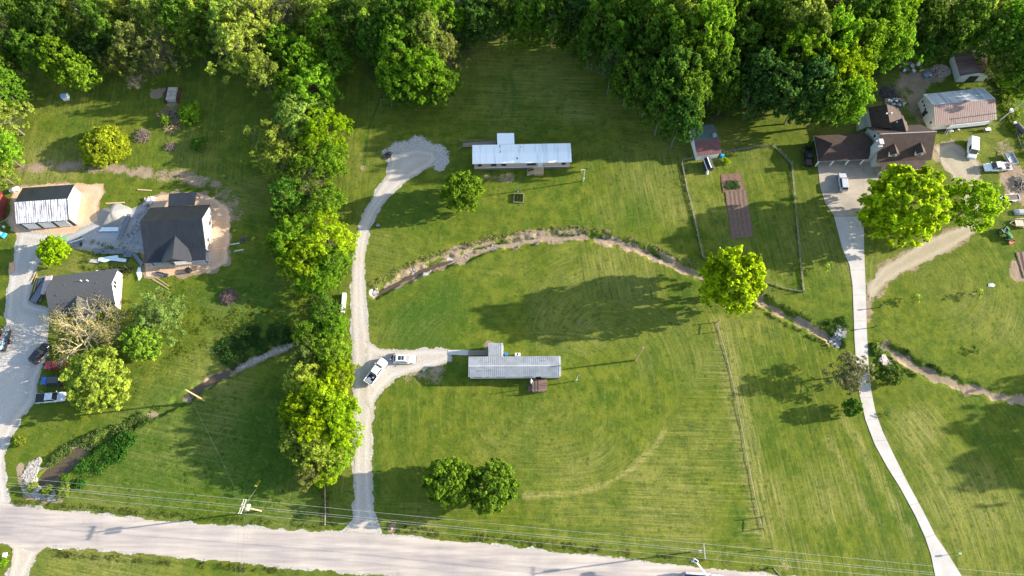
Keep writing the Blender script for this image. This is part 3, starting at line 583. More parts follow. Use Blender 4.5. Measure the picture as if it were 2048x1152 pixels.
# woodland and hedgerow: (px, py, radius px, height, kind, colour)
Bt, Kt, Lt, St, Ft = 'broad', 'knob', 'loose', 'sparse', 'feather'
WOODS = {
 'top left woods': [(12, 60, 46, 15, St, OLV), (60, 30, 44, 17, Bt, GRN), (60, 95, 40, 14, Bt, GRN), (105, 50, 40, 17, Bt, MID), (150, 10, 48, 18, Lt, YEL), (118, 112, 38, 13, Bt, BRT), (158, 146, 33, 11, Bt, BRT), (205, 45, 42, 16, Lt, GRN), (250, 15, 48, 17, Lt, YEL), (265, 75, 44, 14, Lt, OLV), (310, 25, 48, 17, Lt, YEL), (240, 118, 32, 9, Lt, OLV), (325, 95, 44, 13, St, OLV), (375, 35, 50, 17, Bt, GRN), (415, 20, 45, 17, Lt, YEL), (455, 45, 52, 18, Lt, YEL), (510, 25, 52, 18, Lt, YEL), (480, 95, 50, 16, Lt, YEL), (520, 140, 40, 14, Lt, YEL), (390, 85, 34, 13, Lt, GRN), (30, 140, 24, 8, Lt, OLV), (175, 90, 36, 10, Bt, DRK), (300, 135, 26, 6, St, OLV)],
 'left edge woods': [(4, 178, 40, 13, Bt, GRN), (8, 235, 36, 12, Lt, YEL), (0, 300, 34, 12, Bt, BRT), (-4, 345, 26, 9, Lt, YEL), (-30, 130, 50, 14, Bt, GRN)],
 'woods north of the hedgerow': [(575, 30, 40, 14.4, St, OLV), (560, 85, 42, 12.8, Bt, GRN), (625, 20, 46, 14.4, Lt, YEL), (650, 60, 40, 12.8, Bt, BRT), (605, 120, 44, 11.9, Bt, BRT), (690, 40, 38, 12.8, Bt, MID), (630, 170, 46, 11.9, Bt, BRT), (672, 120, 34, 9.3, Bt, GRN), (585, 175, 34, 10.2, Kt, BRT)],
 'hedgerow above the brush': [(598, 228, 58, 9.8, Bt, YEL), (645, 262, 48, 9.8, Kt, LIM), (548, 275, 44, 8.4, Lt, YEL), (560, 320, 40, 8.4, Lt, YEL), (612, 330, 48, 9.1, Lt, GRN), (655, 322, 40, 8.4, Bt, BRT), (580, 385, 42, 7.7, Bt, GRN), (625, 375, 38, 7.7, St, OLV), (650, 400, 38, 7, Bt, BRT), (565, 420, 26, 4.9, Bt, MID)],
 'hedgerow beside the gravel drive': [(590, 470, 52, 7.4, Bt, BRT), (650, 475, 50, 7.4, Kt, LIM), (572, 495, 36, 5.6, Bt, GRN), (610, 515, 52, 7.4, Bt, LIM), (665, 520, 40, 6.8, Bt, BRT), (635, 556, 42, 6.2, Bt, BRT)],
 'hedgerow below the white culvert rail': [(650, 625, 34, 6, Bt, GRN), (668, 655, 30, 6, Bt, BRT), (618, 668, 34, 6, Bt, GRN), (612, 712, 34, 6.8, Lt, OLV), (662, 705, 40, 7.6, Bt, BRT), (675, 745, 34, 7.6, Bt, LIM), (612, 760, 36, 7.6, Ft, YEL), (645, 790, 44, 8.5, Ft, LIM), (600, 815, 34, 7.6, Ft, LIM), (672, 820, 38, 8.5, Ft, LIM), (630, 850, 44, 8.5, Ft, LIM), (682, 868, 34, 7.6, Ft, LIM), (598, 875, 38, 6.8, Ft, YEL), (640, 900, 44, 7.6, Ft, YEL), (620, 935, 34, 6, Lt, OLV), (672, 915, 32, 6, Ft, BRT), (650, 945, 26, 4.2, Ft, LIM)],
 'woods left of the north meadow': [(750, 20, 46, 18, Lt, YEL), (795, 35, 50, 19, Bt, GRN), (860, 25, 46, 19, Kt, BRT), (745, 80, 38, 14, Bt, MID), (800, 90, 50, 17, Bt, BRT), (858, 80, 46, 18, Lt, YEL), (895, 110, 30, 14, St, OLV), (800, 145, 46, 14, Bt, BRT), (845, 150, 48, 15, Kt, BRT), (880, 165, 36, 12, Bt, GRN), (798, 178, 30, 9, Bt, MID), (842, 182, 34, 9, Bt, MID)],
 'woods at the head of the meadow': [(915, 25, 40, 15, St, DRK), (955, 30, 44, 16, Bt, DRK), (930, 65, 28, 9, Bt, DRK), (1000, 20, 44, 16, Bt, MID), (1035, 60, 36, 10, Lt, GRN), (1060, 25, 42, 16, Bt, GRN), (1105, 35, 42, 17, Kt, MID), (1150, 20, 46, 18, Bt, DRK), (1160, 65, 34, 13, Bt, MID)],
 'big woods above the garden shed': [(1200, 45, 48, 20, Kt, MID), (1190, 95, 34, 14, Bt, MID), (1245, 30, 48, 22, Bt, GRN), (1240, 90, 46, 19, Kt, MID), (1225, 135, 36, 17, St, DRK), (1262, 150, 44, 19, Bt, MID), (1300, 45, 52, 23, Kt, GRN), (1300, 110, 50, 20, Bt, MID), (1360, 30, 54, 25, Kt, YEL), (1352, 95, 52, 23, Kt, GRN), (1410, 75, 54, 25, Kt, BRT), (1300, 175, 44, 20, Bt, MID), (1345, 160, 48, 22, Kt, MID), (1400, 135, 48, 21, Kt, GRN), (1330, 210, 40, 20, Bt, MID), (1372, 200, 44, 22, Bt, GRN), (1365, 238, 36, 20, Bt, DRK), (1440, 30, 50, 23, Bt, GRN), (1440, 155, 40, 19, Bt, MID), (1455, 185, 32, 15, Bt, MID), (1460, 95, 42, 19, Bt, MID)],
 'big woods left of the brown house': [(1495, 30, 52, 21, Bt, GRN), (1490, 95, 48, 18, Bt, MID), (1550, 25, 50, 22, Bt, GRN), (1530, 100, 48, 17, Bt, GRN), (1520, 150, 48, 19, Bt, DRK), (1560, 175, 48, 19, Bt, DRK), (1510, 192, 36, 16, Bt, DRK), (1605, 50, 56, 24, Kt, YEL), (1600, 115, 50, 21, Bt, BRT), (1655, 80, 48, 22, Kt, BRT), (1625, 165, 46, 19, Bt, DRK), (1600, 200, 40, 16, Bt, DRK), (1660, 145, 46, 19, Bt, LIM), (1712, 95, 50, 20, Bt, BRT), (1700, 150, 46, 17, Bt, LIM), (1650, 205, 42, 17, Bt, GRN), (1695, 200, 42, 17, Bt, BRT), (1715, 30, 46, 21, Bt, GRN), (1770, 60, 48, 19, Kt, BRT), (1790, 20, 46, 20, Bt, LIM), (1795, 95, 36, 13, Lt, BRT), (1660, 20, 46, 23, Lt, OLV)],
 'top right woods': [(1850, 40, 46, 16, Bt, MID), (1880, 15, 44, 17, St, OLV), (1885, 80, 36, 10, Bt, MID), (1930, 45, 46, 16, Bt, GRN), (1975, 20, 46, 17, Lt, YEL), (1990, 75, 44, 14, Bt, GRN), (2035, 45, 46, 16, Bt, BRT), (2040, 110, 42, 12, Bt, GRN), (2005, 130, 34, 9, Lt, YEL), (1845, 95, 32, 9, Bt, MID), (2045, 165, 34, 8, Bt, BRT), (2085, 130, 50, 16, Bt, GRN), (2090, 60, 50, 17, Bt, GRN)],
}
ORD = ['leftmost', 'second', 'third', 'fourth', 'fifth', 'sixth', 'seventh', 'eighth', 'ninth', 'tenth', '11th', '12th', '13th', '14th', '15th', '16th', '17th', '18th', '19th', '20th', '21st', '22nd', '23rd', '24th']
KN = {Bt: 'full', Kt: 'knobbly', Lt: 'loose', St: 'thin branchy', Ft: 'feathery'}
for zone, lst in WOODS.items():
    vert = zone.startswith('hedgerow') or zone.startswith('left edge')
    cnt = {}
    order = sorted(lst, key=(lambda t_: t_[1]) if vert else (lambda t_: t_[0]))
    tot = {}
    for t_ in order: k = (t_[4], t_[5]); tot[k] = tot.get(k, 0) + 1
    for (px, py, r, h, kd, col) in order:
        k = (kd, col); i = cnt.get(k, 0); cnt[k] = i + 1
        if tot[k] == 1: lab = 'the only %s %s tree, %s' % (KN[kd], LOOK[col], zone)
        else:
            o_ = ('topmost' if i == 0 else ORD[i] + ' from top') if vert else ('leftmost' if i == 0 else ORD[i] + ' from left')
            lab = '%s %s tree, %s such, %s' % (KN[kd], LOOK[col], o_, zone)
        tree(px, py, r * (1.0 if zone.startswith('hedgerow') else 1.06), h, kd, col, lab, name='tree', group='trees of the ' + zone, bark=GREY if kd in (Lt, St) else BROWN)
# lone trees
tree(926, 384, 40, 9, 'maple', GRN, 'round mid green tree alone on the lawn below the white-roofed mobile home', cz=.55)
tree(900, 966, 49, 9.5, 'maple', GRN, 'left tree of the round pair by the road, beside the gravel drive', cz=.5, v=0)
tree(986, 972, 49, 9.5, 'maple', GRN, 'right tree of the round pair by the road, trunk showing below', cz=.5, v=1)
tree(1806, 408, 77, 16, 'maple', LIM, 'big lime green tree in front of the brown-roofed house', cz=.5)
tree(1947, 408, 52, 14, 'broad', LIM, 'open lime green tree over the bend of the farm track', cz=.55)
tree(1465, 556, 62, 16.5, 'maple', LIM, 'vivid lime green tree at the garden fence corner over the creek', cz=.6, v=0)
tree(107, 500, 29, 5.5, 'maple', LIM, 'small bright tree between the white garage and the grey house', cz=.55)
tree(192, 758, 63, 8, 'maple', (.22, .27, .035), 'wide yellow-green tree beside the four parked vehicles', cz=.5)
tree(281, 681, 39, 6, 'maple', (.17, .26, .02), 'small bright lime tree right of the leafless tree', cz=.55)
tree(318, 632, 48, 7, 'loose', (.13, .19, .04), 'grey-green bushy tree right of the grey house', cz=.55)
tree(167, 664, 86, 8.5, 'bare', (.22, .20, .055), 'leafless tan tree spreading over the front of the grey house', cz=.5, bark=TAN)
tree(1701, 742, 37, 7, 'loose', (.125, .14, .05), 'thin brownish tree leaning over the concrete driveway', cz=.6)
tree(1704, 815, 18, 4.6, 'maple', (.085, .15, .015), 'small dense ball-shaped tree left of the concrete driveway', cz=.5)
tree(1783, 749, 22, 3.2, 'maple', (.09, .14, .022), 'rounded olive shrub by the rocks right of the concrete driveway', cat='shrub', name='shrub', cz=.5)
tree(208, 293, 44, 4.2, 'mound', (.20, .25, .012), 'broad clipped yellow mound shrub on the upper left lawn', cat='shrub', name='shrub', cz=.35, rz=.3)
tree(396, 287, 16, 1.8, 'bush', MID, 'low dark bush right of the small stick pile on the upper left lawn', cat='shrub', name='shrub')
tree(378, 226, 22, 2.2, 'bush', BRT, 'bright green bush right of the brush heap by the dug shelter', cat='shrub', name='shrub')
tree(330, 240, 13, 1.6, 'bush', GRN, 'small green bush left of the brush heap by the dug shelter', cat='shrub', name='shrub')
tree(60, 975, 9, 1.3, 'bush', OLV, 'small shrub growing in the pale rocks at the pond end', cat='shrub', name='shrub')
tree(92, 981, 11, 1.7, 'bush', (.10, .14, .015), 'round yellow-green shrub between pond and road', cat='shrub', name='shrub')
tree(124, 983, 14, 1.5, 'bush', (.13, .16, .035), 'pale shrub at the lower right end of the pond', cat='shrub', name='shrub')
tree(128, 956, 9, 1.2, 'bush', MID, 'small dark shrub at the right bank of the pond', cat='shrub', name='shrub')
tree(36, 882, 12, 1.5, 'bush', (.12, .17, .02), 'yellow-green bush at the lane edge near the mail box post', cat='shrub', name='shrub')
tree(1622, 288, 7, 1.6, 'bush', MID, 'dark bush at the upper left corner of the carport wing', cat='shrub', name='shrub')
tree(1790, 222, 9, 1.4, 'bush', BRT, 'leafy bush in the junk behind the brown house', cat='shrub', name='shrub')
tree(5, 1125, 9, 1.6, 'bush', BRT, 'bright bush in the corner grass left of the dirt spur', cat='shrub', name='shrub')
tree(1453, 322, 7, 1.1, 'bush', LIM, 'lime clump below the blue barrel at the garden shed', cat='shrub', name='shrub')
for px, py, lab, c_ in [(1651, 535, 'yellow-green sapling left of the concrete driveway', YEL), (1833, 597, 'pale sapling with the longest shadow in the lawn right of the driveway', YEL), (1957, 586, 'thin yellow sapling near the flat stone', YEL), (1774, 827, 'tiny dark sapling right of the lower driveway', MID), (1950, 700, 'tiny seedling alone in the right lawn', MID)]:
    tree(px, py, 8 if py < 800 else 5, 2.2 if py < 690 else 1.0, 'sapling', c_, lab, name='sapling')
# trees just beyond the right frame edge whose shadows cross the meadow
p = G(1905, 880); 
for dx, dy, R_, h_, lab in [(58, 9, 7, 18, 'broad tree standing past the right edge, north of its pair'), (60, 1, 7.5, 19, 'broad tree standing past the right edge, south of its pair')]:
    o = empty('tree', (p.x + dx, p.y + dy, 0), random.random() * 6, lab, 'tree', 'trees past the right edge'); o.scale = (R_ / 6.5, R_ / 6.5, h_ / 17)
    for n_, me_, cc in (('crown', PROTO['knob1'][0], GRN), ('trunk', PROTO['knob1'][1], BROWN)): q = link(n_, me_, o); q.color = (*cc, 1)

# ------------------------------------------------------------------ ground plants (nobody could count these)
def scatter(name, pts_fn, n, size, hgt, col, clump=.5, ncl=None):
    ncl = ncl or n // 22; cx, cy = pts_fn(ncl); ch = RNG.uniform(.4, 1.0, ncl) * hgt; ct = RNG.uniform(0, 1, ncl)
    if name not in ('undergrowth', 'garden_plants', 'fence_grass'):
        wq = np.clip((vnoise(cx * .55, cy * .55, 7) - .30) * 3, 0.02, 1); wq /= wq.sum(); k = RNG.choice(ncl, n, p=wq); ch *= .6 + vnoise(cx * .4, cy * .4, 9)
    else: k = RNG.integers(0, ncl, n)
    d = unit(n, .8); d[:, 2] = abs(d[:, 2]); rr_ = clump * (.6 + .8 * ct[k])
    z0 = carve(cx, cy)[k] if True else 0
    C = np.stack([cx[k] + d[:, 0] * rr_, cy[k] + d[:, 1] * rr_, z0 + d[:, 2] * ch[k] * RNG.uniform(.3, 1, n)], -1)
    me = leaves(name, C, d, size, np.clip(ct[k] * .7 + RNG.random(n) * .3, 0, 1)); o = link(name, me); o.color = tuple(1.6 * q for q in col) + (1,)
    return tag(o, kind='stuff')
def along(line, wid, off=0.0):
    P = np.array(line); seg = np.hypot(*(P[1:] - P[:-1]).T); cum = np.concatenate([[0], np.cumsum(seg)])
    def f(n):
        s = RNG.uniform(0, cum[-1], n); i = np.clip(np.searchsorted(cum, s) - 1, 0, len(seg) - 1); t_ = (s - cum[i]) / seg[i]
        p = P[i] + (P[i + 1] - P[i]) * t_[:, None]; d = (P[i + 1] - P[i]) / seg[i][:, None]; o = off + RNG.uniform(-wid, wid, n)
        return p[:, 0] - d[:, 1] * o, p[:, 1] + d[:, 0] * o
    return f
def within(poly):
    P = np.array(poly)
    def f(n):
        xs, ys = [], []
        while sum(map(len, xs)) < n:
            x = RNG.uniform(P[:, 0].min(), P[:, 0].max(), n); y = RNG.uniform(P[:, 1].min(), P[:, 1].max(), n); q = inside(x, y, poly); xs.append(x[q]); ys.append(y[q])
        return np.concatenate(xs)[:n], np.concatenate(ys)[:n]
    return f
for nm, fn, n, s, h, c_, cl, lab in [
    ('undergrowth', within(FOREST), 140000, .21, 2.6, (.075, .135, .018), 1.1, 'low leafy growth covering the floor of the woods'),
    ('pond_weeds', within(GL([(135, 965), (165, 925), (200, 890), (250, 860), (275, 875), (250, 915), (215, 945), (160, 975)])), 15000, .12, .9, (.042, .115, .014), .4, 'dense bright weeds on the lower right bank of the pond'),
    ('pond_weeds', within(GL([(90, 925), (130, 893), (180, 868), (250, 845), (285, 822), (310, 822), (270, 850), (200, 880), (130, 912), (95, 940)])), 11000, .13, .8, (.085, .125, .03), .5, 'mixed weeds on the upper left bank of the pond'),
    ('bank_weeds', along(CREEK[:9], .7, 2.2), 4200, .09, .35, (.23, .22, .085), .35, 'yellowish weeds on the upper bank of the main creek'),
    ('bank_weeds', along(CREEK[8:17], .5, 2.0), 4500, .09, .4, (.20, .19, .09), .32, 'dull weeds on the upper bank of the creek bend'),
    ('bank_weeds', along(CREEK[6:14], .35, .6), 2200, .09, .4, (.045, .09, .018), .3, 'green weeds in the creek bed'),
    ('bank_weeds', along(CREEK[15:], .5, 1.7), 5000, .10, .6, (.085, .12, .022), .32, 'weeds on the upper bank right of the lime tree'),
    ('bank_weeds', along(CREEK[15:], .4, -1.7), 3000, .10, .5, (.095, .12, .022), .3, 'weeds on the lower bank right of the lime tree'),
    ('bank_weeds', within(GL([(1650, 640), (1690, 635), (1700, 650), (1690, 690), (1660, 670)])), 3000, .12, .8, (.05, .095, .016), .4, 'weeds at the creek end beside the driveway'),
    ('bank_weeds', within(GL([(1742, 690), (1760, 675), (1775, 700), (1790, 730), (1815, 745), (1790, 752), (1755, 730)])), 5500, .12, .9, (.075, .125, .018), .4, 'weeds around the rocks right of the driveway'),
    ('bank_weeds', along(CREEKR[:5], .35, 1.9), 2600, .1, .5, (.085, .11, .022), .3, 'weeds on the upper bank of the right creek'),
    ('bank_weeds', along(CREEKR[:4], .35, -1.9), 1800, .1, .5, (.085, .12, .02), .3, 'weeds on the lower bank of the right creek'),
    ('bramble', within(GL([(430, 690), (500, 655), (570, 645), (590, 680), (520, 705), (465, 735), (430, 725)])), 16000, .13, .9, (.040, .085, .018), .5, 'dark bramble patch above the left creek'),
    ('bramble', within(GL([(1850, 120), (1990, 110), (2040, 130), (2020, 190), (1985, 160), (1900, 110)])), 9000, .15, 1.0, (.06, .105, .014), .6, 'green growth round the collapsed small barn'),
    ('hedge_growth', along(GL([(2012, 190), (2020, 230), (2035, 270), (2060, 310)]), 1.6), 9000, .13, 1.0, (.12, .17, .016), .5, 'bright overgrown strip along the upper right edge'),
    ('hedge_growth', along(GL([(655, 600), (640, 700), (640, 800), (640, 930)]), 3.0), 16000, .15, 1.2, (.075, .12, .016), .6, 'low growth under the hedgerow trees'),
    ('lawn_weeds', within(GL([(400, 810), (560, 720), (570, 950), (640, 1040), (200, 1020), (300, 860)])), 24000, .055, .07, (.075, .15, .014), .4, 'rougher grass clumps in the lower left lawn'),
    ('lawn_weeds', within(GL([(320, 560), (560, 560), (640, 610), (430, 690), (330, 760), (220, 830), (90, 860), (150, 815), (260, 720)])), 24000, .055, .07, (.10, .155, .016), .4, 'rougher grass clumps between the grey house and the left creek'),
    ('garden_plants', within(GL([(1447, 362), (1478, 360), (1480, 378), (1450, 380)])), 2600, .09, .4, (.05, .11, .02), .25, 'leafy vegetables in the upper part of the garden plot'),
    ('fence_grass', along(GL([(1364, 326), (1372, 372), (1384, 420), (1396, 475), (1405, 515), (1422, 523)]), .22), 3500, .07, .45, (.15, .16, .05), .2, 'uncut grass along the left garden fence'),
    ('fence_grass', along(GL([(1545, 291), (1582, 328), (1587, 380), (1592, 440), (1600, 530), (1606, 584), (1570, 578), (1528, 565)]), .22), 5500, .07, .5, (.13, .17, .04), .22, 'uncut grass along the right and lower garden fence'),
    ('fence_grass', along(GL([(1446, 306), (1500, 297), (1545, 291)]), .2), 1800, .07, .4, (.17, .17, .06), .2, 'uncut grass along the top garden fence'),
    ('tall_grass', along(GL([(650, 970), (652, 1050)]), 1.2), 2500, .07, .5, (.13, .14, .03), .3, 'taller grass along the short fence by the road'),
    ('tall_grass', along(GL([(30, 1014), (250, 1032), (560, 1056), (690, 1064)]), .5, .9), 7000, .07, .4, (.11, .14, .025), .35, 'rough grass along the road verge left of the drive'),
    ('tall_grass', along(GL([(790, 1068), (1000, 1089), (1300, 1121), (1540, 1146)]), .6, 1.0), 7000, .07, .4, (.11, .13, .028), .35, 'rough grass along the road verge right of the drive'),
    ('tall_grass', along(GL([(92, 1100), (300, 1115), (600, 1142)]), .5, -.5), 5000, .07, .4, (.10, .115, .028), .35, 'rough grass along the lower verge'),
    ('tall_grass', along(GL([(640, 605), (570, 625), (430, 655), (330, 690)]), 3.5), 11000, .08, .35, (.12, .15, .02), .4, 'patchy tall grass below the brush pile'),
    ('tall_grass', along(GL([(170, 505), (230, 525), (260, 545)]), 3.5), 6000, .08, .5, (.09, .12, .022), .4, 'weeds growing among the building debris')]:
    scatter(nm, fn, n, s, h, c_, cl)['label'] = lab
scatter('bank_weeds', along(CREEKL[9:14], 1.4), 9000, .11, .7, (.07, .125, .02), .4)['label'] = 'weeds hiding the middle of the left creek'
# rocks
ROCK = M('pale_rock', (.36, .33, .29), .9, .3, 2); ROCKG = M('grey_rock', (.28, .26, .25), .9, .4, 2)
def rocks(name, fn, n, s0, s1, mat, lab, cat, z=0.0):
    mb = MB(); xs, ys = fn(n); zs = carve(xs, ys)
    for x, y, zz in zip(xs, ys, zs):
        s = random.uniform(s0, s1); vs = []
        for k in range(8): vs.append(((1 if k & 1 else -1) * random.uniform(.5, 1) * s / 2 + x, (1 if k & 2 else -1) * random.uniform(.5, 1) * s / 2 + y, zz + z + (random.uniform(.5, .9) * s * .6 if k & 4 else -.1)))
        mb.add(vs, [(0, 2, 3, 1), (4, 5, 7, 6), (0, 1, 5, 4), (1, 3, 7, 5), (3, 2, 6, 7), (2, 0, 4, 6)])
    return tag(mb.build(name, mat), lab, None, None, 'stuff')
rocks('rocks', within(GL([(58, 928), (80, 914), (84, 922), (74, 945), (72, 962), (54, 966), (44, 952)])), 420, .12, .38, ROCK, 'pale rip-rap rocks at the upper left end of the pond', 'rocks')
rocks('rocks', within(GL([(42, 972), (60, 985), (90, 990), (120, 993), (122, 1000), (80, 1000), (50, 990)])), 260, .12, .36, ROCK, 'pale rocks along the lower end of the pond', 'rocks')
rocks('rocks', along(GL([(752, 586), (748, 580)]), .6), 40, .3, .6, ROCK, 'pale rocks at the culvert by the gravel drive', 'rocks')
rocks('rocks', along(GL([(822, 545), (850, 540), (862, 535)]), .8), 90, .15, .4, ROCK, 'white rocks in the creek near the gravel drive', 'rocks')
rocks('rocks', along(GL([(915, 518), (960, 500), (1000, 490)]), .7), 60, .12, .3, ROCK, 'scattered stones in the creek bed', 'rocks')
rocks('rocks', along(GL([(1668, 690), (1678, 675), (1682, 655)]), 1.0), 120, .35, .8, ROCKG, 'grey broken rubble at the creek end beside the driveway', 'rocks')
rocks('rocks', along(GL([(1762, 718), (1772, 726), (1778, 732)]), .8), 45, .5, 1.1, M('pink_rock', (.50, .40, .36), .9, .25), 'pinkish rocks right of the driveway', 'rocks')
#PART2
# ------------------------------------------------------------------ shared materials for built things
BLK = M('black_metal_roof', (.018, .020, .024), .42, .3, .8, spec=.5, stretch=(1, .3, 1))
SHG = M('grey_shingle', (.066, .067, .071), .85, .25, 5, bump=.02, bscale=14)
SHB = M('brown_shingle', (.052, .031, .025), .85, .35, 1.2, bump=.02, bscale=14)
WHT = M('white_paint', (.78, .77, .75), .5, .06, 2); OFF = M('off_white_siding', (.55, .53, .48), .6, .12, 2); TRIM = M('dark_trim', (.035, .032, .03), .6)
WHR = M('white_metal_roof', (.88, .87, .84), .35, .05, 1.2, spec=.5); GRR = M('galvanised_roof', (.33, .335, .335), .5, .22, .7, spec=.4)
PNK = M('pinkish_siding', (.46, .35, .31), .7, .08, 3); GSD = M('light_grey_siding', (.42, .43, .43), .7, .08, 3)
WOOD = M('weathered_wood', (.26, .20, .15), .85, .3, 6, stretch=(1, 6, 1)); PINE = M('new_pine', (.50, .36, .20), .75, .2, 6, stretch=(1, 6, 1)); LOGM = M('split_wood', (.42, .33, .25), .85, .5, 4)
GLS = M('window_glass', (.03, .035, .04), .12, .2, 1, spec=.6); BLKP = M('black_plastic', (.02, .02, .02), .5); RUB = M('tyre_rubber', (.022, .022, .022), .85); STL = M('steel', (.40, .41, .42), .4, .15, 4, metal=.6)
RED = M('red_paint', (.42, .03, .025), .4); BLU = M('blue_paint', (.03, .14, .42), .45); TRQ = M('turquoise_plastic', (.04, .35, .55), .4); GRP = M('green_paint', (.03, .17, .05), .45)
GRNS = M('green_sheet', (.16, .38, .18), .6); LBL = M('pale_blue_sheet', (.58, .68, .72), .5, .08, 1); SLT = M('slate_sheet', (.15, .16, .185), .55, .2, 1.5); CONC = M('cast_concrete', (.45, .43, .40), .85, .15, 2)
CRE = M('creosote_wood', (.40, .26, .14), .8, .3, 3, stretch=(3, 3, .5)); WIRE = M('bare_wire', (.45, .46, .46), .5); YLW = M('yellow_plastic', (.65, .50, .05), .5)
PAD2 = M('pallet_orange', (.50, .30, .15), .8, .25, 3); BRK = M('brick_base', (.36, .24, .20), .85, .25, 8)
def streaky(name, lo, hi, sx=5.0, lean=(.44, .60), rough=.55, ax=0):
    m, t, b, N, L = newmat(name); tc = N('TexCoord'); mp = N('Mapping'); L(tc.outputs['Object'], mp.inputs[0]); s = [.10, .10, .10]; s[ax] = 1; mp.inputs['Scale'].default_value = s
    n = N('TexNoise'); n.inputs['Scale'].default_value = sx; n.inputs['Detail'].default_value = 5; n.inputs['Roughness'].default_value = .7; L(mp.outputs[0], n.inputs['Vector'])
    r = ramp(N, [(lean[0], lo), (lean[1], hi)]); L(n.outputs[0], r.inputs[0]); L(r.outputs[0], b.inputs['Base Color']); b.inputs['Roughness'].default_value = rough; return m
STW = streaky('glare_streaked_metal', (.10, .095, .10), (.72, .68, .68), 2.6, (.36, .56)); RUST = streaky('rusty_ribbed_metal', (.15, .085, .065), (.30, .195, .16), 5, (.3, .7)); GALV = streaky('weathered_galvanised', (.28, .30, .33), (.60, .60, .58), 1.6, (.35, .6), .45)  # STW: glare on dark metal painted into the colour as pale streaks
MIXR = streaky('rust_patched_metal', (.10, .045, .035), (.22, .15, .12), 1.0, (.35, .65)); REDR = streaky('red_metal_roof', (.22, .02, .018), (.36, .045, .03), 3)

def loc(root, px, py, z):
    v = G(px, py, z) - Vector(root.location); c, s = math.cos(-root.rotation_euler.z), math.sin(-root.rotation_euler.z)
    return Vector((v.x * c - v.y * s, v.x * s + v.y * c, z - root.location.z))
def walls(root, L_, Wd, eh, ridge, rv=0.0, mat=None, name='wall', v0=None, v1=None):
    a, b = (-Wd / 2 if v0 is None else v0), (Wd / 2 if v1 is None else v1); h = L_ / 2
    pr = [(a, -.1), (b, -.1), (b, eh), (rv, ridge), (a, eh)]; n = 5
    vs = [(-h, y, z) for y, z in pr] + [(h, y, z) for y, z in pr]
    return MB().add(vs, [tuple(range(n))[::-1], tuple(range(n, 10))] + [(i, (i + 1) % n, n + (i + 1) % n, n + i) for i in range(n)]).build(name, mat, root)
def slope(mb, u0, u1, va, za, vb, zb, t=.1, rib=0, ribh=.045):
    mb.slab([(u0, va, za), (u1, va, za), (u1, vb, zb), (u0, vb, zb)], t)
    if rib:
        n = int((u1 - u0) / rib); d = Vector((0, vb - va, zb - za)).normalized(); nn = Vector((0, -d.z, d.y)); nn = nn if nn.z > 0 else -nn
        for i in range(1, n):
            u = u0 + (u1 - u0) * i / n; a = Vector((u, va, za)) + nn * ribh; b = Vector((u, vb, zb)) + nn * ribh; wv = Vector((.03, 0, 0))
            mb.slab([a - wv, a + wv, b + wv, b - wv], ribh + .01)
    return mb
def win(root, face, L_, Wd, u, z, w_, h_, frame=None, glass=None, door=False, name='window'):
    s = {'F': (0, -1), 'B': (0, 1), 'L': (-1, 0), 'R': (1, 0)}[face]
    cx, cy = (u, s[1] * Wd / 2) if s[0] == 0 else (s[0] * L_ / 2, u)
    def bx(o, ww, hh, th): return MB().box(cx + s[0] * o, cy + s[1] * o, z, ww if s[0] == 0 else th, th if s[0] == 0 else ww, hh)
    f = bx(.03, w_ + .16, h_ + .16, .08).build('door' if door else name, frame or WHT, root)
    bx(.08, w_, h_, .03).build('pane', glass or GLS, f); return f
def xgable(root, ur, half, zr, ze, vb, vf, ve, roofm, wallm, side=-1, ov=.0, window=False):
    """cross gable: ridge at ur from vb (buried) to vf (front); eave starts at ve"""
    r = MB(); h2 = half + .15
    for s in (-1, 1): r.slab([(ur, vb, zr), (ur, vf, zr), (ur + s * h2, vf, ze), (ur + s * h2 * .98, ve, ze)], .09)
    g = r.build('dormer', roofm, root); y = vf - side * .3
    tri = MB().add([(ur - half, y, ze - ov), (ur + half, y, ze - ov), (ur + half, y, ze), (ur, y, zr - .12), (ur - half, y, ze), (ur - half, y - side * 2.2, ze - ov), (ur + half, y - side * 2.2, ze - ov), (ur + half, y - side * 2.2, ze), (ur - half, y - side * 2.2, ze)],
                   [(0, 1, 2, 3, 4), (1, 6, 7, 2), (0, 4, 8, 5)]); tri.build('dormer_wall', wallm, g)
    if window:
        MB().box(ur, y + side * .04, ze - ov * .45, .85, .06, .75).build('window_frame', WHT, g); MB().box(ur, y + side * .08, ze - ov * .45, .6, .05, .5).build('pane', GLS, g)
    return g
def building(name, c, yaw, label, cat): return empty(name, (c[0], c[1], 0), rad(yaw), label, cat)
def wire_rail(mb, a, b, h, step=1.4, r=.04, n=2, z0=0.0):
    a, b = Vector((*a[:2], z0)), Vector((*b[:2], z0)); k = max(1, round((b - a).length / step))
    for i in range(k + 1): p = a.lerp(b, i / k); mb.box(p.x, p.y, z0 + h / 2, r * 2, r * 2, h)
    for j in range(n):
        zz = z0 + h * (1 - j / n * .6); d = (b - a); mb.tube(a + Vector((0, 0, zz - z0)), b + Vector((0, 0, zz - z0)), r, r, 4)
def pipe(root, u, v, z, h, r=.07, mat=None, name='vent_pipe'):
    return MB().tube((u, v, z - .2), (u, v, z + h), r, r, 8).tube((u, v, z + h), (u, v, z + h + .1), r * 1.7, r * 1.7, 8).build(name, mat or STL, root)

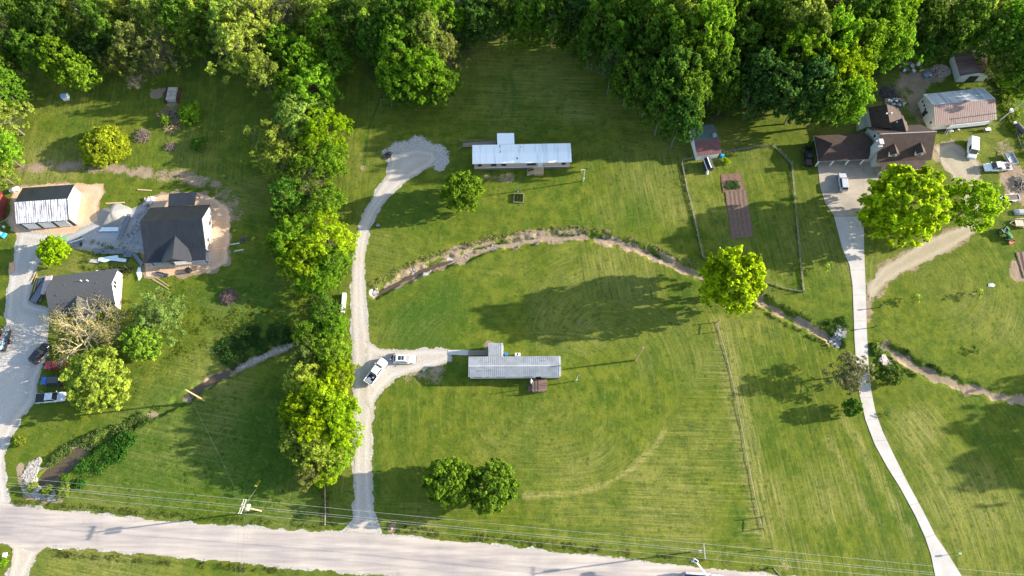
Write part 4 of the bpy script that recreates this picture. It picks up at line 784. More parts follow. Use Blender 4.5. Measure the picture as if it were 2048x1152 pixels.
# ------------------------------------------------------------------ white garage
b_ = building('garage', (-104.1, 73.3), 4.5, 'three-door garage with a dark back roof slope and a white glare-streaked front slope', 'garage')
walls(b_, 11.0, 8.2, 3.15, 4.75, mat=M('dusty_siding', (.36, .34, .30), .7, .2, 1.2))
slope(MB(), -5.75, 5.75, 0.0, 4.98, 4.5, 3.3, .1).build('roof', BLK, b_)
slope(MB(), -5.75, 5.75, -4.45, 3.3, 0.0, 4.975, .1, .5).build('roof', STW, b_)['label'] = 'front roof slope with glare painted as white streaks'  # black metal slope, its glare painted on as white streaks
MB().box(0, -4.16, 1.55, 11.06, .12, 3.1).build('front_wall', TRIM, b_)
for u in (-3.6, -.1, 3.4):
    d = MB().box(u, -4.26, 1.35, 2.75, .08, 2.5).build('garage_door', WHT, b_); MB().box(u, -4.31, .9, 2.7, .03, .04).box(u, -4.31, 1.5, 2.7, .03, .04).box(u, -4.31, 2.1, 2.7, .03, .04).build('panel_line', GSD, d)
t_ = MB()
for v0, z0, v1, z1 in ((0, 5.0, 4.5, 3.32), (-4.45, 3.32, 0, 5.0)): t_.tube((5.76, v0, z0), (5.76, v1, z1), .07, .07, 4)
t_.box(5.56, -4.1, 1.6, .1, .2, 3.2).build('trim', TRIM, b_); MB().box(5.62, -2.5, 1.0, .08, 1.3, 1.0).build('wall_panel', WHT, b_)
# ------------------------------------------------------------------ red roofed shed at the left edge
b_ = building('shed', (-119.6, 73.3), 5, 'red metal-roofed shed left of the white garage, cut by the frame', 'shed')
walls(b_, 9.0, 5.4, 2.4, 3.2, mat=M('red_wall', (.16, .03, .025), .7)); slope(slope(MB(), -4.7, 4.7, 0, 3.45, 3.0, 2.45, .08, .6), -4.7, 4.7, -3.0, 2.45, 0, 3.45, .08, .6).build('roof', REDR, b_)
# ------------------------------------------------------------------ black roofed new house
b_ = building('house', (-73.8, 66.5), 3.4, 'unfinished house with an all-black metal roof standing on bare orange clay', 'house')
BW = M('house_wrap', (.33, .28, .24), .8, .5, 3, c2=(.46, .44, .42)); DGW = M('dark_wall', (.06, .055, .05), .8)
walls(b_, 12.6, 10, 2.75, 6.0, 1.3, BW, v0=-3.9, v1=6.0)
slope(MB(), -6.7, 6.7, 1.3, 6.3, 6.5, 2.85, .12, .6, .03).build('roof', BLK, b_); slope(slope(MB(), -6.7, 6.7, -4.1, 3.05, 1.3, 6.295, .12, .6, .03), -6.7, 6.7, -6.8, 2.45, -4.1, 3.048, .1, .6, .03).build('roof', BLK, b_)
xgable(b_, loc(b_, 345.8, 510.6, 4.5).x, 3.1, 4.55, 2.6, -1.3, -7.1, -4.0, BLK, DGW, ov=.1)
for u in (-5.4, -1.3, 3.1, 6.3): MB().box(u, -6.5, 1.2, .16, .16, 2.4).build('porch_post', TRIM, b_)
MB().box(0, -5.3, .08, 13.0, 2.9, .16).build('porch_floor', CONC, b_)
win(b_, 'R', 12.6, 0, 2.5, 1.5, 1.0, 1.0); win(b_, 'R', 12.6, 0, -1.5, 1.5, 1.0, 1.0)
lt = [loc(b_, x, y, z) for x, y, z in ((338, 387, 2.5), (393, 384, 2.5), (389, 410, 3.0), (336, 413, 3.0))]
lq = MB().slab(lt, .1).build('lean_to_roof', BLK, b_)
for q in (lt[0], lt[1]): MB().box(q.x * .97, q.y - .25, 1.2, .14, .14, 2.4).build('porch_post', TRIM, b_)
# ------------------------------------------------------------------ grey shingled house
b_ = building('house', (-91.4, 52.7), 7.7, 'grey shingled house with a white gable end behind the leafless tree', 'house')
walls(b_, 13.0, 8.2, 2.55, 4.65, mat=WHT); slope(MB(), -6.85, 6.85, 0, 4.85, 4.5, 2.65, .1).build('roof', SHG, b_); slope(MB(), -6.85, 6.85, -4.5, 2.65, 0, 4.848, .1).build('roof', SHG, b_)
xgable(b_, -.6, 2.6, 4.2, 2.75, -1.1, -5.4, -3.9, SHG, WHT, ov=.3); MB().box(0, 0, .25, 13.06, 8.26, .6).build('foundation', BRK, b_)
win(b_, 'R', 13.0, 8.2, 1.1, 2.9, .55, .9, TRIM); win(b_, 'R', 13.0, 8.2, 0.2, 2.9, .55, .9, TRIM)
for u, v in ((-3.4, 1.3), (-4.7, -.9), (3.4, .8), (3.2, -1.3)): MB().add([(u - .25, v - .2, 4.5 - abs(v) * .49 + .15), (u + .3, v - .2, 4.5 - abs(v) * .49 + .15), (u + .3, v + .25, 4.5 - abs(v) * .49 + .12), (u + .05, v, 4.95 - abs(v) * .49 + .2)], [(0, 1, 3), (1, 2, 3), (2, 0, 3), (2, 1, 0)]).build('roof_vent', TRIM, b_)
pipe(b_, 0, 1.9, 4.0, .35, .08, WHT); pipe(b_, 1.4, 1.7, 4.1, .35, .08, WHT)
MB().box(-.6, -5.2, .12, 4, 1.6, .24).build('porch_floor', CONC, b_)
# ------------------------------------------------------------------ mobile home with the white roof
b_ = building('mobile_home', (2.25, 86.35), 1.3, 'long mobile home with a bright white roof and pinkish siding', 'mobile home')
walls(b_, 22.0, 4.5, 3.0, 3.2, mat=PNK); WHS = streaky('streaked_white_metal', (.66, .64, .60), (.90, .89, .86), 1.3, (.3, .5), .4)
slope(MB(), -11.35, 11.35, 0, 3.42, 2.5, 3.12, .09, .9, .02).build('roof', WHS, b_); slope(MB(), -11.35, 11.35, -2.5, 3.12, 0, 3.418, .09, .9, .02).build('roof', WHS, b_)
MB().box(0, 0, .35, 22.1, 4.6, .8).build('skirting', M('dark_skirting', (.07, .06, .055), .9, .5, 3, c2=(.22, .2, .18)), b_); MB().box(0, -2.33, .95, 22.1, .06, .14).build('trim', WHT, b_)
for u, w_ in ((-9.7, .75), (-6.5, 1.1), (-4.2, 1.0), (1.7, .9), (2.7, .9), (9.6, .75)): win(b_, 'F', 22, 4.5, u, 2.1, w_, .75, TRIM)
win(b_, 'F', 22, 4.5, 4.2, 1.9, .9, 1.9, WHT, LBL, True)
ad = [loc(b_, x, y, 3.05) for x, y in ((994, 266.5), (1028, 266), (1029, 288), (994.5, 289))]; MB().slab(ad, .1).build('addition_roof', WHR, b_)
MB().prism([(p.x * 1, p.y) for p in ad], 0, 2.9).build('addition_wall', PNK, b_)
pipe(b_, -5.0, 1.7, 3.2, .7, .1); pipe(b_, -4.9, .3, 3.35, .45, .09); pipe(b_, -1.1, -1.5, 3.2, .45, .1, BLKP); pipe(b_, -.2, 1.5, 3.2, .25, .06)
def deck(c, yaw, sx, sy, h, label, mat, steps=None, rails='FLR'):
    o = empty('deck', (*c, 0), rad(yaw), label, 'deck'); mb = MB()
    n = int(sx / .16)
    for i in range(n): mb.box(-sx / 2 + (i + .5) * sx / n, 0, h - .02, sx / n - .015, sy, .05)
    mb.build('deck_boards', mat, o); r = MB(); e = {'F': ((-sx / 2, -sy / 2), (sx / 2, -sy / 2)), 'B': ((-sx / 2, sy / 2), (sx / 2, sy / 2)), 'L': ((-sx / 2, -sy / 2), (-sx / 2, sy / 2)), 'R': ((sx / 2, -sy / 2), (sx / 2, sy / 2))}
    for f in rails: wire_rail(r, *e[f], .95, .9, .05, 3, h)
    r.build('railing', mat, o); k = MB().box(0, 0, h / 2, sx - .1, sy - .1, h - .1); k.build('deck_frame', WOOD, o)
    if steps:
        s = MB(); d, wd, cnt, off = steps
        for i in range(cnt):
            z = h * (1 - (i + 1) / (cnt + 1)); q = .3 * (i + .5)
            if d == 'L': s.box(-sx / 2 - q, off, z, .3, wd, .06)
            else: s.box(off, -sy / 2 - q, z, wd, .3, .06)
        s.build('steps', mat, o)
        s2 = MB()
        if d == 'L':
            for yy in (off - wd / 2, off + wd / 2): s2.tube((-sx / 2, yy, h + .9), (-sx / 2 - cnt * .3, yy, .95), .05, .05, 4); s2.box(-sx / 2 - cnt * .3, yy, .5, .09, .09, 1.0)
            s2.build('stair_rail', mat, o)
    return o
p = G(1077, 341, .9); deck((p.x, p.y), 1.3, 2.2, 1.9, .9, 'new pine deck with stairs at the door of the white-roofed mobile home', PINE, ('L', 1.1, 5, -.35), 'FR')
p = G(945, 292); o = empty('ramp', (p.x, p.y, 0), 0, 'narrow boardwalk ramp with rails behind the white-roofed mobile home', 'ramp'); A0, A1 = G(926, 291) - p, G(992, 289) - p
MB().slab([(A0.x, A0.y - .6, .2), (A1.x, A1.y - .6, .8), (A1.x, A1.y + .6, .8), (A0.x, A0.y + .6, .2)], .08).build('walking_boards', WOOD, o)
r_ = MB(); wire_rail(r_, (A0.x, A0.y + .65), (A1.x, A1.y + .65), 1.2, 1.6, .04); wire_rail(r_, (A0.x, A0.y - .65), (A1.x - 3.0, A1.y - .65), 1.2, 1.6, .04); wire_rail(r_, (A0.x, A0.y + .65), (A0.x - 1.0, A0.y + 1.4), 1.0, 1.2, .04); wire_rail(r_, (A0.x, A0.y - .65), (A0.x - 1.0, A0.y - 1.4), 1.0, 1.2, .04); r_.build('railing', WOOD, o)
# ------------------------------------------------------------------ mobile home with the ribbed grey roof
b_ = building('mobile_home', (.55, 36.15), .4, 'mobile home with a ribbed grey metal roof beside the gravel turnout', 'mobile home')
walls(b_, 18.4, 3.8, 2.95, 3.3, mat=M('pale_siding', (.60, .62, .62), .6, .05)); slope(MB(), -9.45, 9.45, 0, 3.66, 2.15, 3.1, .08, .42, .065).build('roof', GRR, b_); slope(MB(), -9.45, 9.45, -2.15, 3.1, 0, 3.658, .08, .42, .065).build('roof', GRR, b_)
MB().box(0, 0, 3.69, 18.9, .3, .04).build('ridge_cap', GRR, b_); MB().box(0, 0, .3, 18.45, 3.85, .7).build('skirting', TRIM, b_)
for u, w_ in ((-8.2, .5), (-7.7, .4), (-7.1, .4), (-5.6, .4), (-3.4, .5), (-2.8, .7), (-2.2, .4), (2.2, .5), (2.8, .5), (3.4, .5)): win(b_, 'F', 18.4, 3.8, u, 2.3, w_, .6, TRIM)
win(b_, 'F', 18.4, 3.8, 4.9, 1.75, .9, 1.9, TRIM, GLS, True)
ad = [loc(b_, x, y, 2.8) for x, y in ((976.8, 686), (1006, 686), (1005.5, 713), (977, 713))]; MB().slab(ad, .08).build('addition_roof', GRR, b_); MB().prism([(p.x, p.y) for p in ad], 0, 2.7).build('addition_wall', M('pale_siding', (.6, .6, .6)), b_)
rb = MB()
for i in range(1, 7): a = ad[0].lerp(ad[1], i / 7); c = ad[3].lerp(ad[2], i / 7); rb.tube(a + Vector((0, 0, .03)), c + Vector((0, 0, .03)), .035, .035, 4)
rb.build('roof_rib', GRR, b_)
for u, v in ((-5.1, .9), (-6.5, -.9), (-4.7, -.8), (6.4, 1.2)): pipe(b_, u, v, 3.3, .4, .07)
p = G(1078.5, 771, .8); deck((p.x, p.y), .4, 2.9, 2.6, .8, 'weathered square deck with low rail at the grey-roofed mobile home', M('brown_deck', (.20, .13, .10), .85, .3, 5), ('L', 1.2, 3, -.5), 'FR')
def simple(name, px, py, label, cat, z=0.0, yaw=0, group=None): p = G(px, py, z); return empty(name, (p.x, p.y, 0), rad(yaw), label, cat, group)
o = simple('umbrella', 1062, 766, 'closed white patio umbrella at the left side of the weathered deck', 'umbrella')
MB().tube((0, -.5, 0), (0, .3, 2.6), .03, .03, 6).build('pole', STL, o); MB().tube((0, -.25, .8), (0, .0, 1.6), .12, .27, 8).tube((0, 0, 1.6), (0, .28, 2.5), .27, .05, 8).build('canopy', WHT, o); MB().box(0, -.5, .05, .6, .6, .1).build('base', BLKP, o)
o = simple('hvac_unit', 1035, 711, 'white air conditioning box behind the grey-roofed mobile home', 'air conditioner'); MB().box(0, 0, .55, 1.1, .6, 1.0).build('housing', WHT, o, .05); MB().tube((0, 0, 1.05), (0, 0, 1.08), .22, .22, 12).build('fan_grille', BLKP, o)
def barrel(px, py, mat, label, r=.35, h=.95, name='barrel'):
    o = simple(name, px, py, label, name.replace('_', ' ')); m_ = MB().tube((0, 0, 0), (0, 0, h), r, r, 14)
    for z in (.05, h * .35, h * .65, h - .04): m_.tube((0, 0, z), (0, 0, z + .05), r * 1.05, r * 1.05, 14)
    m_.build('drum', mat, o); MB().tube((0, 0, h), (0, 0, h + .03), r * .85, r * .85, 14).build('lid', mat, o); return o
barrel(1013, 710, BLU, 'blue barrel behind the grey-roofed mobile home')
b3 = MB().prism([(a - G(917, 705).x, b - G(917, 705).y) for a, b in GL([(896, 700), (940, 700), (940, 711), (896, 709)])], 0, .07)
o = simple('walkway', 917, 705, 'pale concrete walk from the gravel turnout to the mobile home', 'walkway'); b3.build('slab', CONC, o)
o = simple('boardwalk', 957, 706, 'brown plank walk leading to the grey-roofed addition', 'boardwalk'); mb = MB()
for i in range(16): mb.box(-2.0 + i * .26, 0, .14, .22, 1.1, .06)
mb.build('planks', WOOD, o); MB().box(0, .35, .08, 4.1, .1, .1).box(0, -.35, .08, 4.1, .1, .1).build('bearers', WOOD, o)
# ------------------------------------------------------------------ brown house
b_ = building('house', (89.55, 89.2), 3.0, 'large brown shingled house with dormers and attached carport', 'house')
walls(b_, 12.2, 8.8, 2.75, 6.95, mat=GSD); slope(MB(), -6.4, 6.4, 0, 7.25, 4.8, 2.85, .12).build('roof', SHB, b_); slope(MB(), -6.4, 6.4, -4.8, 2.85, 0, 7.248, .12).build('roof', SHB, b_)
MB().box(0, 0, 7.28, 12.9, .22, .06).build('ridge_cap', M('ridge_cap', (.28, .24, .21), .8), b_)
pq = [loc(b_, 1764, 342, 2.3), loc(b_, 1850, 336.5, 2.3)]; u0, u1 = pq[0].x, pq[1].x
slope(MB(), u0 - .2, u1 + .2, pq[0].y, 2.35, -4.3, 3.05, .1).build('porch_roof', SHB, b_)
pr = MB(); 
for i in range(6): pr.box(u0 + .2 + (u1 - u0 - .4) * i / 5, pq[0].y + .25, 1.15, .14, .14, 2.3)
pr.build('porch_post', WHT, b_); r_ = MB(); wire_rail(r_, (u0 + .2, pq[0].y + .22), (u1 - .2, pq[0].y + .22), .9, .5, .035, 2, .3); r_.build('porch_rail', WHT, b_)
MB().box((u0 + u1) / 2, (pq[0].y - 4.4) / 2, .15, u1 - u0, -4.4 - pq[0].y, .3).build('porch_floor', M('porch_boards', (.35, .28, .2), .8), b_)
for px_, py_ in ((1790.5, 302), (1843, 298)):
    q = loc(b_, px_, py_, 5.3); xgable(b_, q.x, .95, 5.75, 4.75, -1.6, -4.15, -2.6, SHB, WHT, ov=1.1, window=True)
q = loc(b_, 1804, 244, 6.2); xgable(b_, q.x, 1.75, 6.75, 5.0, .3, 4.3, 2.6, SHB, GSD, side=1, ov=1.2, window=True)
ch = MB().box(-6.75, -2.0, 3.3, 1.1, 1.7, 6.6).box(-6.75, -2.0, 6.95, .8, 1.1, .9); ch.build('chimney', GSD, b_); MB().box(-6.75, -2.0, 7.45, 1.0, 1.35, .1).build('chimney_cap', CONC, b_)
win(b_, 'L', 12.2, 8.8, 1.2, 4.6, .8, 1.0)
rw = [loc(b_, *q) for q in ((1735.5, 215.3, 2.9), (1773.7, 208.6, 5.4), (1781.5, 257, 5.4), (1743, 253, 2.9), (1802.4, 218.2, 2.9), (1813, 250, 2.9))]
rw[2].z = 5.4; MB().slab([rw[0], rw[1], rw[2], rw[3]], .1).slab([rw[1] + Vector((0, 0, -.002)), rw[4], rw[5], rw[2] + Vector((0, 0, -.002))], .1).build('wing_roof', SHB, b_)
MB().prism([(rw[0].x + .3, rw[0].y - .3), (rw[4].x - .3, rw[4].y - .3), (rw[5].x - .3, 4.0), (rw[3].x + .3, 4.0)], 0, 2.7).build('wing_wall', GSD, b_)
pipe(b_, *loc(b_, 1772, 229, 5)[:2], 4.9, .5, .1, WHT); pipe(b_, *loc(b_, 1782, 228, 5)[:2], 4.9, .5, .1, WHT); pipe(b_, *loc(b_, 1794, 244, 6)[:2], 5.6, .4, .09, WHT)
# carport wing
wA, wB, wC, wD = [loc(b_, *q) for q in ((1627.7, 271.6, 2.6), (1637, 323, 2.6), (1737, 318.5, 2.6), (1731, 266, 2.6))]
wR0, wR1 = loc(b_, 1666, 287, 4.3), loc(b_, 1746, 282, 4.3)
MB().add([wA, wB, wC, wD, wR0, wR1], [(1, 2, 5, 4), (0, 1, 4), (3, 0, 4, 5)]).build('carport_roof', SHB, b_); MB().add([v - Vector((0, 0, .18)) for v in (wA, wB, wC, wD)], [(3, 2, 1, 0)]).build('soffit', WHT, b_)
MB().slab([wA + Vector((.3, -.3, -.3)), wD + Vector((0, -.3, -.3)), wD + Vector((0, -.5, -.3)), wA + Vector((.3, -.5, -.3))], 2.2).build('carport_wall', GSD, b_)
for i in range(4):
    s = wB.lerp(wC, (i + .02) / 3.25 if i else .02); MB().box(s.x + .15, s.y + .3, 1.25, .26, .26, 2.5).build('carport_post', WHT, b_)
dk = [loc(b_, x, y, .5) for x, y in ((1714.5, 231.5), (1737.5, 227.7), (1741, 250.6), (1714.5, 262))]; MB().prism([(p.x, p.y) for p in dk], 0, .5).build('terrace', CONC, b_)
r_ = MB(); wire_rail(r_, dk[0], dk[3], .9, .8, .05, 3, .5); r_.build('terrace_rail', WOOD, b_)
# ------------------------------------------------------------------ barns and sheds
b_ = building('barn', (105.6, 98.95), 7.0, 'large metal shed with rusty front slope and pale back slope', 'barn')
walls(b_, 14.2, 8.3, 3.1, 4.95, mat=OFF); slope(MB(), -7.45, 7.45, 0, 5.2, 4.45, 3.25, .08, .45, .03).build('roof', GALV, b_)['label'] = 'pale back roof slope'
slope(MB(), -7.45, 7.45, -4.45, 3.25, 0, 5.198, .08, .45, .03).build('roof', RUST, b_)['label'] = 'rusty front roof slope'
MB().box(1.0, -4.55, 2.3, 9.5, .1, 1.5).build('sliding_door', WHT, b_); MB().box(0, -4.2, .5, 14.2, .1, 1.0).build('lower_wall', TRIM, b_)
for v in (3.3, 2.2, 1.2, .2, -2.6): win(b_, 'L', 14.2, 8.3, v, 1.9, .35, .35, TRIM)
win(b_, 'L', 14.2, 8.3, .6, 1.0, .9, 1.6, TRIM, GLS, True); MB().box(.6, .1, 5.25, 1.3, .25, .12).build('ridge_vent', M('rust_vent', (.2, .09, .05)), b_)
p = G(1946, 121, 3.2); b_ = building('barn', (p.x, p.y - .6), 92, 'collapsing small barn with patchy rusty roof below the top right trees', 'barn')
walls(b_, 6.4, 6.8, 2.6, 3.5, mat=OFF); slope(MB(), -3.4, 3.4, 0, 3.75, 3.9, 2.75, .07, .8, .03).build('roof', MIXR, b_); slope(MB(), -3.4, 3.4, -3.9, 2.75, 0, 3.748, .07, .8, .03).build('roof', MIXR, b_)
MB().box(-3.25, 0, 1.1, .1, 2.3, 2.2).build('doorway', BLKP, b_)
b_ = building('shed', (45.0, 90.4), 8, 'garden shed with a maroon front slope and teal grey back slope', 'shed')
walls(b_, 5.2, 7.4, 2.35, 3.15, -.6, mat=WHT); slope(MB(), -2.95, 2.95, -.6, 3.35, 4.0, 2.4, .07, .6, .02).build('roof', M('teal_roof', (.10, .15, .14), .6, .3), b_); slope(MB(), -2.95, 2.95, -4.05, 2.4, -.6, 3.348, .07, .6, .02).build('roof', M('maroon_roof', (.13, .055, .05), .6, .3), b_)
MB().box(2.0, .4, 3.3, .8, .8, .8).build('chimney', M('old_mortar', (.30, .29, .27), .9, .3), b_); win(b_, 'L', 5.2, 7.4, 1.5, 1.4, .7, .7)
b_ = building('coop', tuple(G(1416, 330, .8)[:2]), 103, 'small black coop with a white ridge strip below the garden shed', 'coop')
walls(b_, 2.6, 1.7, 1.4, 1.9, mat=TRIM); slope(MB(), -1.45, 1.45, 0, 2.0, 1.0, 1.4, .05).build('roof', BLK, b_); slope(MB(), -1.45, 1.45, -1.0, 1.4, 0, 1.998, .05).build('roof', BLK, b_)
MB().box(0, 0, 2.02, 2.9, .22, .05).box(0, .85, 1.52, 2.9, .2, .05).build('ridge_strip', WHT, b_); MB().box(-1.6, .55, .5, .8, .5, 1.0, taper=.4).build('feed_hopper', WHT, b_)
barrel(1443, 314, TRQ, 'turquoise barrel at the lower right corner of the garden shed', .4, 1.0)
b_ = building('playhouse', tuple(G(130, 193, .8)[:2]), 10, 'tiny blue-roofed hut alone on the upper left lawn', 'hut')
walls(b_, 1.3, 1.2, 1.1, 1.6, mat=WHT); slope(MB(), -.75, .75, 0, 1.7, .75, 1.15, .05).build('roof', M('light_blue_roof', (.16, .28, .42), .6), b_); slope(MB(), -.75, .75, -.75, 1.15, 0, 1.698, .05).build('roof', M('light_blue_roof', (.16, .28, .42), .6), b_); MB().box(.66, 0, .5, .05, .5, .9).build('door', WHT, b_)
o = simple('cellar', 347, 192, 'dug-in shelter with pale slab roof between dark red-brown side banks', 'shelter')
MB().box(0, 0, .95, 2.3, 3.6, .15).build('roof_slab', M('stained_slab', (.40, .33, .26), .9, .45, 1.2), o); MB().box(-1.5, .1, .45, .6, 4.8, .9, taper=.8).box(1.45, 0, .4, .5, 4.4, .8, taper=.8).build('side_bank', M('dark_clay', (.07, .03, .02), .95, .4, 3), o); MB().box(0, 0, .4, 2.2, 3.4, .8).build('wall', CONC, o)

# ------------------------------------------------------------------ vehicles
def wheel(root, x, y, r=.36, w_=.24):
    o = MB().tube((x, y - w_ / 2, r), (x, y + w_ / 2, r), r, r, 16).build('wheel', RUB, root)
    MB().tube((x, y - w_ / 2 - .01, r), (x, y + w_ / 2 + .01, r), r * .58, r * .58, 12).build('rim', STL, o)
def loft(name, st, mat, root, bevel=.06):
    """st: list of (x, [(halfwidth, z)...]) cross-section stations from tail to nose"""
    mb = MB(); n = len(st[0][1]); vs = []
    for x, sec in st: vs += [(x, -w_, z) for w_, z in sec] + [(x, w_, z) for w_, z in sec[::-1]]
    m_ = 2 * n; fs = [tuple(range(m_))[::-1], tuple(range((len(st) - 1) * m_, len(st) * m_))]
    for i in range(len(st) - 1):
        for j in range(m_): k = (j + 1) % m_; fs.append((i * m_ + j, i * m_ + k, (i + 1) * m_ + k, (i + 1) * m_ + j))
    mb.add(vs, fs); me = mb.build(name, mat, root, bevel)
    return me
def car(name, label, cat, px, py, yawpx, paint, kind='sedan', L_=4.7, Wd=1.85, roofm=None, hood=None, bedm=None, sunroof=False, z=.7, plain_bed=True):
    p = G(px, py, z); q = G(px + math.cos(rad(yawpx)) * 20, py - math.sin(rad(yawpx)) * 20, z); yaw = math.atan2(q.y - p.y, q.x - p.x)
    o = empty(name, (p.x, p.y, 0), yaw, label, cat); h = L_ / 2; w_ = Wd / 2
    tall = kind in ('pickup', 'suv', 'van', 'flatbed'); belt = 1.05 if tall else .88; roof = {'sedan': 1.42, 'wagon': 1.5, 'suv': 1.72, 'pickup': 1.85, 'van': 2.1, 'flatbed': 1.95}[kind]; low = .32 if tall else .24
    def sec(wd, zt, zl=low): return [(wd * .90, zl), (wd, zl + .15), (wd, zt * .75 + zl * .25), (wd * .93, zt)]
    hz = belt - (.04 if tall else .08); tail = {'sedan': .88, 'wagon': .95, 'suv': 1.05, 'pickup': 1.0, 'van': 1.1, 'flatbed': .75}[kind]
    if kind in ('pickup', 'flatbed'):
        bl = L_ * (.36 if kind == 'pickup' else .46); cabx0 = -h + bl
        loft('body', [(cabx0, sec(w_, belt)), (h * .35, sec(w_, belt)), (h * .80, sec(w_ * .98, hz)), (h * .97, sec(w_ * .9, hz - .12)), (h, sec(w_ * .82, hz - .3))], paint, o)
        if kind == 'pickup':
            b = MB().box(-h + bl / 2, w_ - .05, .75, bl, .1, .75).box(-h + bl / 2, -w_ + .05, .75, bl, .1, .75).box(-h + .05, 0, .75, .1, Wd - .1, .75).box(-h + bl / 2, 0, .5, bl, Wd - .1, .25); b.build('cargo_bed', paint, o, .03)
            if plain_bed: MB().box(-h + bl / 2 + .02, 0, .67, bl - .2, Wd - .28, .08).build('bed_liner', bedm or BLKP, o)
            else: MB().box(-h + bl / 2 + .02, 0, 1.12, bl - .06, Wd - .1, .06).build('bed_cover', bedm or BLKP, o, .02)
        else:
            MB().box(-h + bl / 2, 0, .95, bl, Wd + .15, .12).box(-h + bl + .0, 0, 1.35, .08, Wd + .1, .8).build('flat_bed', bedm or STL, o)
            MB().box(-h + bl / 2, 0, .6, bl, .8, .5).build('chassis', BLKP, o)
        g0, g1, g2, g3 = cabx0 + .02, cabx0 + .15, h * .28, h * .50
    else:
        loft('body', [(-h, sec(w_ * .84, tail - .25)), (-h + .12, sec(w_ * .95, tail)), (-h * .55, sec(w_, belt)), (h * .3, sec(w_, belt)), (h * (.75 if kind != 'van' else .85), sec(w_ * .97, hz - .02)), (h * .96, sec(w_ * .88, hz - .16)), (h, sec(w_ * .78, hz - .34))], paint, o)
        g0, g1, g2, g3 = {'sedan': (-h * .66, -h * .38, h * .12, h * .42), 'wagon': (-h * .93, -h * .72, h * .14, h * .46), 'suv': (-h * .95, -h * .84, h * .14, h * .42), 'van': (-h * .97, -h * .93, h * .42, h * .62)}[kind]
    wt, wb = w_ * .74, w_ * .90
    if kind == 'van': wt = w_ * .86
    lo = [(g0, -wb, belt), (g3, -wb, belt), (g3, wb, belt), (g0, wb, belt)]; hi = [(g1, -wt, roof), (g2, -wt, roof), (g2, wt, roof), (g1, wt, roof)]
    V3 = [Vector(v) for v in lo + hi]
    MB().add(V3, [(4, 5, 6, 7), (0, 1, 5, 4), (1, 2, 6, 5), (2, 3, 7, 6), (3, 0, 4, 7)]).build('cabin', roofm or paint, o, .05)
    def panel(nm, a, b, c, d, m=.1, mat=GLS):
        a, b, c, d = [V3[i] for i in (a, b, c, d)]; ce = (a + b + c + d) / 4; nn = (b - a).cross(c - a).normalized(); 
        if nn.dot(ce - Vector(((g0 + g3) / 2, 0, belt))) < 0: nn = -nn
        pts = [v + (ce - v) * m + nn * .012 for v in (a, b, c, d)]; MB().poly(pts).build(nm, mat, o)
    panel('windscreen', 1, 2, 6, 5, .07); 
    if kind != 'van': panel('rear_window', 3, 0, 4, 7, .12)
    for s, q_ in ((0, (0, 1, 5, 4)), (1, (2, 3, 7, 6))):
        if kind == 'van':
            a, b, c, d = [V3[i] for i in q_]; 
            k = .62; 
            if s == 0: a = a.lerp(b, k); d = d.lerp(c, k)
            else: b = a.lerp(b, 1 - k); c = d.lerp(c, 1 - k)
            ce = (a + b + c + d) / 4; MB().poly([v + (ce - v) * .14 + Vector((0, (-1 if s == 0 else 1) * .015, .003)) for v in (a, b, c, d)]).build('side_window', GLS, o)
        else: panel('side_window', *q_, .13)
    if hood: MB().box(h * .70, 0, hz + .0, L_ * .22, Wd * .86, .05).build('hood', hood, o, .02)
    if sunroof: MB().box((g1 + g2) / 2 - .25, 0, roof + .01, .62, wt * 1.3, .03).box((g1 + g2) / 2 + .42, 0, roof + .01, .5, wt * 1.3, .03).build('sunroof', GLS, o)
    for s in (-1, 1):
        MB().box(h * .95, s * w_ * .66, hz - .25, .12, .34, .16).build('headlight', LBL, o); MB().box(-h + .02, s * w_ * .7, (tail if kind != 'pickup' else .95) - .2, .08, .22, .22).build('tail_light', RED, o)
        MB().box(g3 - .25, s * (w_ + .1), belt + .05, .14, .22, .16).build('mirror', paint, o)
    for x in (-h * .62, h * .62):
        for s in (-1, 1): wheel(o, x, s * (w_ - .11), .40 if tall else .33)
    MB().box(h - .0, 0, .48, .12, Wd * .8, .2).build('bumper', TRIM if name != 'van' else STL, o)
    return o
CW, CB, CR, CS = [M(n_, c_, .22, .04, 1, spec=.6) for n_, c_ in (('white_car_paint', (.75, .75, .75)), ('black_car_paint', (.012, .013, .016)), ('red_car_paint', (.42, .02, .02)), ('silver_car_paint', (.42, .43, .45)))]
c_ = car('pickup_truck', 'white crew-cab pickup parked askew where the turnout meets the gravel drive', 'pickup truck', 752.5, 743, 54, CW, 'pickup', 6.0, 2.0)
MB().box(-2.45, 0, .85, .6, 1.4, .3).box(-2.0, .3, .8, .5, .6, .25).box(-1.4, -.3, .85, .4, .4, .3).build('load', STL, c_)
car('car', 'white wagon with a dark twin sunroof parked on the gravel turnout', 'car', 809, 718, 0, CW, 'wagon', 4.75, 1.85, sunroof=True)
o = simple('motorbike', 786, 714, 'small red motorbike behind the white wagon on the turnout', 'motorbike', yaw=70)
for x in (-.6, .6): MB().tube((x, -.06, .3), (x, .06, .3), .3, .3, 14).build('wheel', RUB, o)
MB().box(0, 0, .62, .75, .25, .3).box(.1, 0, .35, .4, .22, .3).build('frame', RED, o, .05); MB().box(-.3, 0, .82, .55, .24, .1).build('seat', BLKP, o, .03); MB().tube((.45, -.35, .95), (.45, .35, .95), .03, .03, 6).tube((.6, 0, .3), (.45, 0, .95), .04, .04, 6).build('handlebar', STL, o); MB().box(-.75, .1, .7, .3, .35, .12).build('mudguard', WHT, o)
car('car', 'black car nosed under the leafless tree at the gravel lane', 'car', 79, 707, 52, CB, 'suv', 4.6, 1.85)
car('car', 'red car half under the leafless tree, topmost of the row of three', 'car', 111, 730, 180, CR, 'sedan', 4.7, 1.8)
